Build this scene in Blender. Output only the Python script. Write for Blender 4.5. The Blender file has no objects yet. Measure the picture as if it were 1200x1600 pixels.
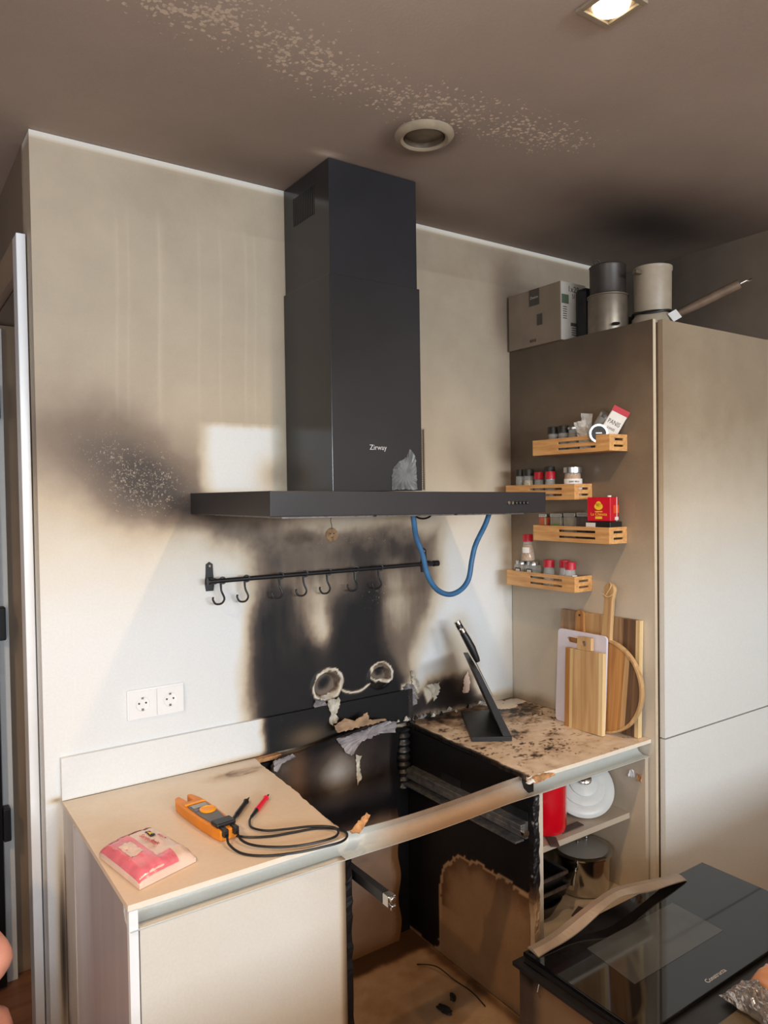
import bpy, bmesh, math, random
import numpy as np
from mathutils import Vector, Matrix
C = bpy.context.scene
COL = C.collection
PI = math.pi
rnd = random.Random(7)

# ------------------------------------------------------------------ camera
cam = bpy.data.cameras.new('camera'); camo = bpy.data.objects.new('camera', cam); COL.objects.link(camo)
yaw, pit, rol = map(math.radians, (34.469, -1.292, -0.834))
fw = Vector((math.sin(yaw)*math.cos(pit), math.cos(yaw)*math.cos(pit), math.sin(pit)))
rt = Vector((math.cos(yaw), -math.sin(yaw), 0)); up = rt.cross(fw)
R_ = rt*math.cos(rol)+up*math.sin(rol); U_ = -rt*math.sin(rol)+up*math.cos(rol)
camo.matrix_world = Matrix(((R_.x, U_.x, -fw.x, -0.3827), (R_.y, U_.y, -fw.y, -2.0663), (R_.z, U_.z, -fw.z, 1.6260), (0, 0, 0, 1)))
cam.sensor_fit = 'HORIZONTAL'; cam.sensor_width = 36; cam.lens = 36*1159.226/1200; cam.clip_start = 0.02
C.camera = camo

# ------------------------------------------------------------------ world, lights, exposure
C.view_settings.view_transform = 'Standard'; C.view_settings.look = 'None'
C.view_settings.gamma = 1.0; C.view_settings.exposure = 0.0; C.view_settings.use_curve_mapping = False
w = bpy.data.worlds.new('world'); C.world = w; w.use_nodes = True
w.node_tree.nodes['Background'].inputs[0].default_value = (0.75, 0.87, 1.0, 1)
w.node_tree.nodes['Background'].inputs[1].default_value = 1.2

def area(name, loc, rot, sx, sy, power, col):
    l = bpy.data.lights.new(name, 'AREA'); l.shape = 'RECTANGLE'; l.size = sx; l.size_y = sy
    l.energy = power; l.color = col
    o = bpy.data.objects.new(name, l); o.location = loc; o.rotation_euler = rot; COL.objects.link(o); return o
# daylight entering by the big living-room window behind the photographer
area('window_daylight', (0.35, -6.42, 1.95), (math.radians(90), 0, 0), 3.3, 0.62, 225, (0.84, 0.93, 1.0))
area('side_window_daylight', (-2.52, -3.6, 1.5), (math.radians(90), 0, math.radians(-90)), 1.4, 1.1, 44, (0.86, 0.94, 1.0))
SPOTS = [(0.814, -1.124), (-1.15, -1.124), (0.814, -3.4), (-1.15, -3.4)]
SPOT_W = 28
SPOT_COL = (1.0, 0.66, 0.36)

# ------------------------------------------------------------------ helpers
def tag(o, label=None, cat=None, group=None, kind=None):
    if label: o['label'] = label
    if cat: o['category'] = cat
    if group: o['group'] = group
    if kind: o['kind'] = kind
    return o
def thing(name, label, cat, loc=(0, 0, 0), rot=(0, 0, 0), group=None):
    o = bpy.data.objects.new(name, None); o.empty_display_size = .05; COL.objects.link(o)
    o.location = loc; o.rotation_euler = rot
    return tag(o, label, cat, group)
def copy_tree(o, parent=None):
    c = o.copy(); COL.objects.link(c)
    if parent is not None: c.parent = parent
    for ch in list(o.children): copy_tree(ch, c)
    return c

class MB:
    def __init__(s): s.v = []; s.f = []
    def add(s, vs, fs, M=None):
        n = len(s.v)
        s.v += [tuple(M @ Vector(p)) if M else tuple(p) for p in vs]
        s.f += [tuple(n+i for i in f) for f in fs]; return s
    def box(s, x0, x1, y0, y1, z0, z1, M=None):
        return s.add([(x0,y0,z0),(x1,y0,z0),(x1,y1,z0),(x0,y1,z0),(x0,y0,z1),(x1,y0,z1),(x1,y1,z1),(x0,y1,z1)],
                     [(3,2,1,0),(4,5,6,7),(0,1,5,4),(1,2,6,5),(2,3,7,6),(3,0,4,7)], M)
    def prism(s, pts, z0, z1, M=None):
        n = len(pts)
        a = sum(pts[i][0]*pts[(i+1) % n][1]-pts[(i+1) % n][0]*pts[i][1] for i in range(n))
        if a < 0: pts = pts[::-1]
        return s.add([(p[0],p[1],z0) for p in pts]+[(p[0],p[1],z1) for p in pts],
                     [tuple(range(n-1,-1,-1)), tuple(range(n,2*n))]+[(i,(i+1)%n,n+(i+1)%n,n+i) for i in range(n)], M)
    def lathe(s, prof, seg=24, M=None, closed=False):
        vs = []; fs = []; n = len(prof)
        for k in range(seg):
            a = 2*PI*k/seg
            vs += [(r*math.cos(a), r*math.sin(a), z) for r, z in prof]
        m = n if closed else n-1
        for k in range(seg):
            k2 = (k+1) % seg
            for i in range(m):
                j = (i+1) % n
                fs.append((k*n+i, k2*n+i, k2*n+j, k*n+j))
        return s.add(vs, fs, M)
    def tube(s, pts, r, seg=8, rs=None):
        pts = [Vector(p) for p in pts]; vs = []; fs = []; n = len(pts); prev = None
        for i, p in enumerate(pts):
            t = (pts[min(i+1, n-1)]-pts[max(i-1, 0)]).normalized()
            if prev is None: prev = t.orthogonal().normalized()
            a = (prev - t*prev.dot(t)).normalized(); prev = a; b = t.cross(a)
            rr = rs[i] if rs else r
            for k in range(seg):
                q = 2*PI*k/seg; vs.append(tuple(p+(a*math.cos(q)+b*math.sin(q))*rr))
        for i in range(n-1):
            for k in range(seg):
                k2 = (k+1) % seg
                fs.append((i*seg+k, i*seg+k2, (i+1)*seg+k2, (i+1)*seg+k))
        fs += [tuple(range(seg-1,-1,-1)), tuple((n-1)*seg+k for k in range(seg))]
        return s.add(vs, fs)
    def build(s, name, mat, parent=None, smooth=False, bevel=0, loc=None):
        me = bpy.data.meshes.new(name); me.from_pydata(s.v, [], s.f); me.validate(); 
        bm = bmesh.new(); bm.from_mesh(me); bmesh.ops.recalc_face_normals(bm, faces=bm.faces); bm.to_mesh(me); bm.free()
        o = bpy.data.objects.new(name, me); COL.objects.link(o)
        if mat: me.materials.append(mat)
        if parent is not None: o.parent = parent
        if loc: o.location = loc
        if smooth:
            for p in me.polygons: p.use_smooth = True
            try: me.set_sharp_from_angle(angle=math.radians(40))
            except Exception: pass
        if bevel:
            b = o.modifiers.new('bevel', 'BEVEL'); b.width = bevel; b.segments = 2; b.limit_method = 'ANGLE'
        return o

def spline(pts, n=8):
    """Catmull-Rom through the points"""
    P = [Vector(p) for p in pts]; out = []
    for i in range(len(P)-1):
        p0 = P[max(i-1, 0)]; p1 = P[i]; p2 = P[i+1]; p3 = P[min(i+2, len(P)-1)]
        for k in range(n):
            t = k/n
            out.append(0.5*((2*p1)+(p2-p0)*t+(2*p0-5*p1+4*p2-p3)*t*t+(-p0+3*p1-3*p2+p3)*t**3))
    out.append(P[-1]); return out

# --- noise / fields in numpy (metres on the surface itself)
_rs = np.random.RandomState(3); _T = _rs.rand(256, 256)
def vnoise(x, y):
    xi = np.floor(x).astype(int); yi = np.floor(y).astype(int); fx = x-xi; fy = y-yi
    fx = fx*fx*(3-2*fx); fy = fy*fy*(3-2*fy)
    g = lambda a, b: _T[a % 256, b % 256]
    return (g(xi,yi)*(1-fx)*(1-fy)+g(xi+1,yi)*fx*(1-fy)+g(xi,yi+1)*(1-fx)*fy+g(xi+1,yi+1)*fx*fy)
def fbm(x, y, f=4, o=5):
    a = 0; s = 0; k = 1.0
    for i in range(o):
        a = a+k*vnoise(x*f+17.3*i, y*f+9.1*i); s += k; k *= .55; f *= 2.03
    return a/s
def sstep(a, b, x):
    t = np.clip((x-a)/(b-a), 0, 1); return t*t*(3-2*t)
def poly_sd(pts, x, y):
    d = np.full(x.shape, 1e9); ins = np.zeros(x.shape, bool); n = len(pts)
    for i in range(n):
        ax, ay = pts[i]; bx, by = pts[(i+1) % n]; ex, ey = bx-ax, by-ay
        t = np.clip(((x-ax)*ex+(y-ay)*ey)/(ex*ex+ey*ey+1e-12), 0, 1)
        d = np.minimum(d, (x-ax-t*ex)**2+(y-ay-t*ey)**2)
        c = ((ay > y) != (by > y)) & (x < ex*(y-ay)/(ey if abs(ey) > 1e-12 else 1e-12)+ax)
        ins ^= c
    d = np.sqrt(d); return np.where(ins, -d, d)
def pmask(pts, x, y, soft): return sstep(soft, -soft, poly_sd(pts, x, y)) if False else 1-sstep(-soft, soft, poly_sd(pts, x, y))
def gau(x, y, cx, cy, rx, ry, ang=0):
    ca, sa = math.cos(ang), math.sin(ang); u = (x-cx)*ca+(y-cy)*sa; v = -(x-cx)*sa+(y-cy)*ca
    return np.exp(-(u/rx)**2-(v/ry)**2)

def lin(a, b, n): return list(np.linspace(a, b, n))
def gridface(MBv, faces, us, vs, fn):
    """fn(u,v)->xyz arrays ; appends grid"""
    U, V = np.meshgrid(us, vs, indexing='ij'); X = fn(U, V); nu, nv = len(us), len(vs); n0 = len(MBv)
    MBv.extend(np.stack([X[0].ravel(), X[1].ravel(), X[2].ravel()], 1).tolist())
    for i in range(nu-1):
        for j in range(nv-1):
            a = n0+i*nv+j; faces.append((a, a+nv, a+nv+1, a+1))
def soot_box(name, b, mat, fn, xs=None, ys=None, zs=None, parent=None, warp=None, res=.02, faces='xXyYzZ'):
    """a box whose faces are gridded; fn(x,y,z)->(soot, fleck, tint) is stored per vertex; only real stains"""
    x0,x1,y0,y1,z0,z1 = b
    g = lambda a, c: lin(a, c, max(2, int(round(abs(c-a)/res))+1))
    xs = xs or g(x0,x1); ys = ys or g(y0,y1); zs = zs or g(z0,z1)
    v = []; f = []
    if 'y' in faces: gridface(v, f, xs, zs, lambda U,V: (U, U*0+y0, V))
    if 'Y' in faces: gridface(v, f, xs[::-1], zs, lambda U,V: (U, U*0+y1, V))
    if 'X' in faces: gridface(v, f, ys, zs, lambda U,V: (U*0+x1, U, V))
    if 'x' in faces: gridface(v, f, ys[::-1], zs, lambda U,V: (U*0+x0, U, V))
    if 'Z' in faces: gridface(v, f, xs, ys, lambda U,V: (U, V, U*0+z1))
    if 'z' in faces: gridface(v, f, xs, ys[::-1], lambda U,V: (U, V, U*0+z0))
    A = np.array(v)
    S = fn(A[:,0], A[:,1], A[:,2])
    if warp: A = warp(A)
    me = bpy.data.meshes.new(name); me.from_pydata(A.tolist(), [], f)
    bm = bmesh.new(); bm.from_mesh(me); 
    lay = bm.verts.layers.float_color.new('soot')
    S = [np.broadcast_to(np.asarray(q, float), A[:,0].shape) for q in S]
    bm.verts.ensure_lookup_table()
    for i, vv in enumerate(bm.verts): vv[lay] = (float(S[0][i]), float(S[1][i]), float(S[2][i]), 1)
    bmesh.ops.remove_doubles(bm, verts=bm.verts, dist=1e-5)
    bm.to_mesh(me); bm.free()
    o = bpy.data.objects.new(name, me); COL.objects.link(o); me.materials.append(mat)
    if parent is not None: o.parent = parent
    return o

# ------------------------------------------------------------------ materials
def s2l(c):
    return tuple(((x/12.92) if x <= .04045 else ((x+.055)/1.055)**2.4) for x in c)
def rgb(r, g, b): return s2l((r/255, g/255, b/255))
def new_mat(name):
    m = bpy.data.materials.new(name); m.use_nodes = True
    nt = m.node_tree; return m, nt, nt.nodes['Principled BSDF']
def N(nt, t, **kw):
    n = nt.nodes.new(t)
    for k, v in kw.items(): setattr(n, k, v)
    return n
def plain(name, col, rough=.5, metal=0, noise=.08, scale=30, bump=0, spec=.5, coat=0, emit=None, stretch=None, alpha=1, trans=0):
    m, nt, b = new_mat(name)
    tc = N(nt, 'ShaderNodeTexCoord'); mp = N(nt, 'ShaderNodeMapping'); nt.links.new(tc.outputs['Object'], mp.inputs[0])
    if stretch: mp.inputs['Scale'].default_value = stretch
    no = N(nt, 'ShaderNodeTexNoise'); no.inputs['Scale'].default_value = scale; no.inputs['Detail'].default_value = 6
    nt.links.new(mp.outputs[0], no.inputs['Vector'])
    r = N(nt, 'ShaderNodeValToRGB'); nt.links.new(no.outputs[0], r.inputs[0])
    e = r.color_ramp.elements; e[0].position = .3; e[1].position = .7
    e[0].color = tuple(c*(1-noise*2) for c in col)+(1,); e[1].color = tuple(min(1, c*(1+noise)) for c in col)+(1,)
    nt.links.new(r.outputs[0], b.inputs['Base Color'])
    b.inputs['Roughness'].default_value = rough; b.inputs['Metallic'].default_value = metal
    b.inputs['Specular IOR Level'].default_value = spec; b.inputs['Coat Weight'].default_value = coat
    b.inputs['Coat Roughness'].default_value = .06
    if trans: b.inputs['Transmission Weight'].default_value = trans; b.inputs['IOR'].default_value = 1.3
    if alpha < 1: b.inputs['Alpha'].default_value = alpha
    if bump:
        bu = N(nt, 'ShaderNodeBump'); bu.inputs['Strength'].default_value = bump; bu.inputs['Distance'].default_value = .003
        nt.links.new(no.outputs[0], bu.inputs['Height']); nt.links.new(bu.outputs[0], b.inputs['Normal'])
    if emit:
        b.inputs['Emission Color'].default_value = emit[0]+(1,); b.inputs['Emission Strength'].default_value = emit[1]
    return m
def sooty(name, stops, rough=.5, fleck=(.75, .68, .6), tint=(.45, .3, .17), grain=.14, gscale=9, fscale=70, metal=0, spec=.4, bump=.15, fine=160):
    """stops: list of (density, rgb) ; attribute soot = (density, fleck amount, brown tint)"""
    m, nt, b = new_mat(name); L = nt.links.new
    at = N(nt, 'ShaderNodeAttribute', attribute_name='soot'); sp = N(nt, 'ShaderNodeSeparateColor'); L(at.outputs['Color'], sp.inputs[0])
    tc = N(nt, 'ShaderNodeTexCoord')
    n1 = N(nt, 'ShaderNodeTexNoise'); n1.inputs['Scale'].default_value = gscale; n1.inputs['Detail'].default_value = 8; n1.inputs['Roughness'].default_value = .62
    L(tc.outputs['Object'], n1.inputs['Vector'])
    # noise weight grows in half-sooted zones
    a = N(nt, 'ShaderNodeMath', operation='SUBTRACT'); L(n1.outputs[0], a.inputs[0]); a.inputs[1].default_value = .5
    w1 = N(nt, 'ShaderNodeMath', operation='MULTIPLY'); L(sp.outputs[0], w1.inputs[0]); 
    iv = N(nt, 'ShaderNodeMath', operation='SUBTRACT'); iv.inputs[0].default_value = 1.12; L(sp.outputs[0], iv.inputs[1]); L(iv.outputs[0], w1.inputs[1])
    w2 = N(nt, 'ShaderNodeMath', operation='MULTIPLY'); L(w1.outputs[0], w2.inputs[0]); w2.inputs[1].default_value = grain*8
    w3 = N(nt, 'ShaderNodeMath', operation='MULTIPLY_ADD'); L(a.outputs[0], w3.inputs[0]); L(w2.outputs[0], w3.inputs[1]); L(sp.outputs[0], w3.inputs[2])
    r = N(nt, 'ShaderNodeValToRGB'); L(w3.outputs[0], r.inputs[0]); els = r.color_ramp.elements
    els[0].position = stops[0][0]; els[0].color = stops[0][1]+(1,); els[1].position = stops[-1][0]; els[1].color = stops[-1][1]+(1,)
    for p, c in stops[1:-1]:
        e = els.new(p); e.color = c+(1,)
    # brown heat tint
    mt = N(nt, 'ShaderNodeMix', data_type='RGBA'); L(sp.outputs[2], mt.inputs[0]); L(r.outputs[0], mt.inputs[6]); mt.inputs[7].default_value = tint+(1,)
    # flecks: voronoi cells passing a threshold where soot flaked away
    vo = N(nt, 'ShaderNodeTexVoronoi'); vo.inputs['Scale'].default_value = fscale; vo.inputs['Randomness'].default_value = 1
    n3 = N(nt, 'ShaderNodeTexNoise'); n3.inputs['Scale'].default_value = fscale*1.2; L(tc.outputs['Object'], n3.inputs['Vector'])
    mx = N(nt, 'ShaderNodeMix', data_type='RGBA'); mx.inputs[0].default_value = .012; L(tc.outputs['Object'], mx.inputs[6]); L(n3.outputs['Color'], mx.inputs[7])
    L(mx.outputs[2], vo.inputs['Vector'])
    sc = N(nt, 'ShaderNodeSeparateColor'); L(vo.outputs['Color'], sc.inputs[0])
    # radius per cell = random*fleck
    rr = N(nt, 'ShaderNodeMath', operation='ADD'); L(sc.outputs[0], rr.inputs[0]); L(sp.outputs[1], rr.inputs[1])
    r2 = N(nt, 'ShaderNodeMath', operation='SUBTRACT'); L(rr.outputs[0], r2.inputs[0]); r2.inputs[1].default_value = 1.0
    r3 = N(nt, 'ShaderNodeMath', operation='MULTIPLY'); L(r2.outputs[0], r3.inputs[0]); r3.inputs[1].default_value = .95
    d = N(nt, 'ShaderNodeMath', operation='SUBTRACT'); L(r3.outputs[0], d.inputs[0]); L(vo.outputs['Distance'], d.inputs[1])
    dd = N(nt, 'ShaderNodeMapRange'); L(d.outputs[0], dd.inputs[0]); dd.inputs[1].default_value = 0; dd.inputs[2].default_value = .22; dd.inputs[4].default_value = .8
    mf = N(nt, 'ShaderNodeMix', data_type='RGBA'); L(dd.outputs[0], mf.inputs[0]); L(mt.outputs[2], mf.inputs[6]); mf.inputs[7].default_value = fleck+(1,)
    # fine mottling
    n2 = N(nt, 'ShaderNodeTexNoise'); n2.inputs['Scale'].default_value = fine; n2.inputs['Detail'].default_value = 3; L(tc.outputs['Object'], n2.inputs['Vector'])
    mr = N(nt, 'ShaderNodeMapRange'); L(n2.outputs[0], mr.inputs[0]); mr.inputs[1].default_value = .3; mr.inputs[2].default_value = .7; mr.inputs[3].default_value = .97; mr.inputs[4].default_value = 1.02
    mm = N(nt, 'ShaderNodeMix', data_type='RGBA', blend_type='MULTIPLY'); mm.inputs[0].default_value = 1; L(mf.outputs[2], mm.inputs[6]); L(mr.outputs[0], mm.inputs[7])
    L(mm.outputs[2], b.inputs['Base Color'])
    b.inputs['Roughness'].default_value = rough; b.inputs['Metallic'].default_value = metal; b.inputs['Specular IOR Level'].default_value = spec
    bu = N(nt, 'ShaderNodeBump'); bu.inputs['Strength'].default_value = bump; bu.inputs['Distance'].default_value = .002
    ad = N(nt, 'ShaderNodeMath', operation='ADD'); L(n2.outputs[0], ad.inputs[0]); L(dd.outputs[0], ad.inputs[1])
    L(ad.outputs[0], bu.inputs['Height']); L(bu.outputs[0], b.inputs['Normal'])
    return m
def wood(name, c1, c2, scale=6, stretch=(1, 1, .08), rough=.45, bands=None):
    m, nt, b = new_mat(name); L = nt.links.new
    tc = N(nt, 'ShaderNodeTexCoord'); mp = N(nt, 'ShaderNodeMapping'); L(tc.outputs['Object'], mp.inputs[0]); mp.inputs['Scale'].default_value = stretch
    no = N(nt, 'ShaderNodeTexNoise'); no.inputs['Scale'].default_value = scale*9; no.inputs['Detail'].default_value = 8; no.inputs['Distortion'].default_value = .6
    L(mp.outputs[0], no.inputs['Vector'])
    r = N(nt, 'ShaderNodeValToRGB'); e = r.color_ramp.elements; e[0].position = .32; e[1].position = .68; e[0].color = c1+(1,); e[1].color = c2+(1,)
    L(no.outputs[0], r.inputs[0]); L(r.outputs[0], b.inputs['Base Color']); b.inputs['Roughness'].default_value = rough
    return m

WHITE = rgb(226, 230, 232); CREAM = rgb(222, 212, 194); TAN = rgb(170, 152, 130); BROWN = rgb(112, 96, 82); DARK = rgb(52, 46, 43); BLACK = rgb(17, 17, 19)
WALLST = [(0, WHITE), (.18, rgb(216, 210, 197)), (.36, rgb(196, 182, 160)), (.55, rgb(130, 114, 99)), (.75, rgb(62, 54, 50)), (.95, BLACK)]
m_wall = sooty('sooted_wall_paint', WALLST, rough=.55, fleck=rgb(168, 154, 135), grain=.05, fscale=210, gscale=5)
m_ceil = sooty('sooted_ceiling_paint', [(0, rgb(238, 235, 232)), (.3, rgb(216, 206, 198)), (.5, rgb(186, 171, 160)), (.75, rgb(132, 118, 109)), (1, rgb(60, 54, 50))], rough=.8, fleck=rgb(238, 222, 202), grain=.03, fscale=105, gscale=4)
m_lam = sooty('sooted_laminate', [(0, rgb(222, 224, 222)), (.25, rgb(205, 194, 176)), (.45, rgb(160, 144, 122)), (.65, rgb(104, 90, 76)), (.85, rgb(40, 34, 31)), (1, rgb(13, 12, 13))], rough=.38, grain=.05, tint=rgb(150, 106, 66), fleck=rgb(210, 205, 195))
m_worktop = sooty('heat_stained_worktop', [(0, rgb(236, 226, 210)), (.3, rgb(206, 186, 160)), (.55, rgb(128, 100, 74)), (.8, rgb(50, 38, 30)), (1, rgb(20, 16, 15))], rough=.42, grain=.12, gscale=22, tint=rgb(230, 206, 182), fleck=rgb(240, 235, 225), fine=90)
m_char = sooty('charred_board', [(0, rgb(205, 180, 150)), (.3, rgb(160, 128, 95)), (.55, rgb(88, 64, 46)), (.8, rgb(22, 19, 20)), (1, rgb(10, 10, 13))], rough=.45, grain=.1, gscale=14, tint=rgb(120, 80, 45), bump=.4, fleck=rgb(150, 145, 140), fscale=55)
m_steel_burnt = sooty('burnt_steel_sheet', [(0, rgb(190, 190, 190)), (.3, rgb(140, 132, 124)), (.6, rgb(76, 66, 60)), (.85, rgb(38, 33, 34)), (1, rgb(14, 12, 14))], rough=.35, metal=.1, grain=.12, gscale=8, tint=rgb(150, 106, 66), bump=.2, fleck=rgb(170, 160, 145))
m_edge = plain('cream_edging', rgb(206, 190, 166), .45, noise=.03)
m_white = plain('white_paint', rgb(232, 234, 234), .4, noise=.02)
m_trimw = plain('white_gloss_trim', rgb(240, 242, 245), .25, noise=.01)
m_jamb = plain('sooted_jamb', rgb(150, 128, 106), .55, noise=.08, scale=4)
m_plastic = plain('white_switch_plastic', rgb(240, 242, 244), .25, noise=.01)
m_socketdark = plain('socket_hole', rgb(55, 55, 58), .5)
m_hood = plain('black_hood_enamel', rgb(45, 45, 48), .16, metal=.0, noise=.08, scale=3, spec=.45)
m_hood2 = plain('satin_black_canopy', rgb(52, 51, 54), .34, metal=.2, noise=.07, scale=5, bump=.02)
m_blackm = plain('black_powder_metal', rgb(26, 26, 30), .45, noise=.2)
m_blackp = plain('black_plastic', rgb(24, 24, 26), .4, noise=.1)
m_slot = plain('vent_gap', rgb(8, 8, 8), .8)
m_alu = plain('brushed_aluminium', rgb(176, 182, 184), .3, metal=.75, noise=.08, scale=40, stretch=(.05, 1, 1))
m_steel = plain('polished_steel', rgb(195, 190, 182), .16, metal=1, noise=.05)
m_steeld = plain('dull_zinc_steel', rgb(150, 148, 148), .35, metal=.8, noise=.2, scale=60)
m_blue = plain('blue_cable', rgb(58, 110, 154), .45, noise=.12)
m_bamboo = wood('bamboo', rgb(196, 140, 82), rgb(228, 178, 118), 8, (1, .12, 1.2), .4)
m_w1 = wood('pale_acacia', rgb(178, 138, 92), rgb(214, 178, 130), 5, (1, 1.2, .07))
m_w2 = wood('golden_acacia', rgb(150, 98, 50), rgb(200, 148, 88), 5, (1, 1.2, .07))
m_w3 = wood('grey_brown_acacia', rgb(134, 104, 76), rgb(180, 148, 112), 5, (1, 1.2, .07))
m_w4 = wood('dark_acacia', rgb(82, 62, 48), rgb(130, 98, 70), 5, (1, 1.2, .07))
m_w5 = wood('cream_sapwood', rgb(214, 182, 128), rgb(236, 212, 166), 5, (1, 1.2, .07))
m_pe = plain('white_polyethylene', rgb(222, 218, 232), .4, noise=.02)
m_glassj = plain('jar_glass', (.8, .83, .82), .05, noise=.0, alpha=.25)
m_redlid = plain('red_plastic_lid', rgb(186, 30, 52), .4, noise=.06)
m_blklid = plain('black_jar_lid', rgb(34, 34, 32), .45, noise=.1)
m_silver = plain('silver_lid', rgb(190, 192, 192), .25, metal=.9, noise=.05)
m_label = plain('white_paper_label', rgb(228, 226, 222), .6, noise=.03)
m_ink = plain('dark_print', rgb(40, 38, 40), .6)
m_red = plain('red_enamel', rgb(200, 8, 28), .22, noise=.03, coat=.5)
m_redtin = plain('red_tin', rgb(200, 16, 40), .3, noise=.05)
m_yellow = plain('yellow_print', rgb(236, 196, 50), .4, noise=.05)
m_orangep = plain('orange_print', rgb(228, 84, 40), .4, noise=.05)
m_ceramic = plain('white_glazed_stoneware', rgb(205, 208, 206), .3, noise=.03, spec=.4)
m_lidglass = plain('lid_glass', (.5, .5, .48), .05, noise=0, alpha=.35)
m_dark = plain('dark_nonstick', rgb(28, 30, 34), .3, noise=.1)
m_cardb = plain('sooted_cardboard', rgb(128, 112, 96), .75, noise=.06, scale=12)
m_cardw = plain('sooted_carton_end', rgb(172, 164, 154), .7, noise=.06, scale=12)
m_potd = plain('sooted_dark_pot', rgb(62, 56, 52), .4, noise=.12, metal=.3)
m_pots = plain('sooted_steel_pot', rgb(120, 108, 94), .35, noise=.1, metal=.5)
m_beige = plain('sooted_beige_enamel', rgb(160, 146, 126), .45, noise=.06)
m_ovglass = plain('oven_door_glass', rgb(13, 14, 18), .05, noise=.05, spec=.5)
m_ovwin = plain('oven_inner_window', rgb(64, 67, 69), .07, noise=.1, scale=9, spec=.5)
m_trimb = plain('warped_trim_metal', rgb(178, 162, 146), .4, metal=.5, noise=.14, scale=10)
m_orange = plain('orange_rubber_casing', rgb(226, 138, 34), .45, noise=.05)
m_orangeb = plain('bright_orange_dial', rgb(244, 160, 30), .35, noise=.03)
m_greyface = plain('grey_meter_face', rgb(96, 98, 100), .4, noise=.06)
m_lcd = plain('grey_display', rgb(150, 154, 150), .2, noise=.03)
m_redp = plain('red_probe_plastic', rgb(222, 22, 54), .35, noise=.04)
m_cork = plain('cork_disc', rgb(150, 118, 84), .8, noise=.3, scale=70)
m_paste = plain('torn_plaster', rgb(206, 200, 186), .85, noise=.2, scale=50, bump=.5)
m_peel = plain('peeled_foil_skin', rgb(146, 141, 144), .4, noise=.2, scale=25, bump=.3)
m_peelb = plain('peeled_brown_skin', rgb(170, 138, 108), .6, noise=.25, scale=25, bump=.3)
m_coal = plain('charred_lump', rgb(20, 18, 17), .7, noise=.4, scale=60, bump=.8)
m_woodburn = plain('splintered_chipboard', rgb(196, 146, 98), .75, noise=.25, scale=60, bump=.5)
m_floor = wood('brown_plank_floor', rgb(96, 58, 36), rgb(132, 84, 54), 2, (.1, 1, 1), .35)
m_skin = plain('skin', rgb(214, 150, 128), .5, noise=.06, scale=14)
m_shirt = plain('white_cotton', rgb(225, 230, 240), .8, noise=.04)
m_shorts = plain('dark_cotton', rgb(36, 38, 46), .8, noise=.1)
m_hair = plain('brown_hair', rgb(58, 42, 32), .6, noise=.3, scale=80)
m_wrap = plain('clear_wrap', (.8, .78, .74), .1, noise=0, alpha=.42)
m_foil = plain('crinkled_foil_wrap', rgb(190, 184, 182), .12, metal=.85, noise=.1, scale=30, bump=1.0)
m_peach = plain('peach_film', rgb(222, 160, 118), .25, noise=.1, scale=12, coat=.5)
m_packp = plain('pink_pack_film', rgb(232, 122, 138), .25, noise=.12, scale=20, coat=.4)
m_packc = plain('cream_pack_film', rgb(228, 200, 184), .25, noise=.06, scale=20, coat=.4)
m_packr = plain('dark_red_print', rgb(196, 60, 62), .3, noise=.1, coat=.4)
m_lamp = plain('lamp_lens', (1, .9, .7), .3, emit=((1, .8, .5), 5))
m_bk = plain('black_door_lacquer', rgb(14, 15, 20), .3, noise=.1)
m_green = plain('green_print', rgb(90, 130, 60), .5)

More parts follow.
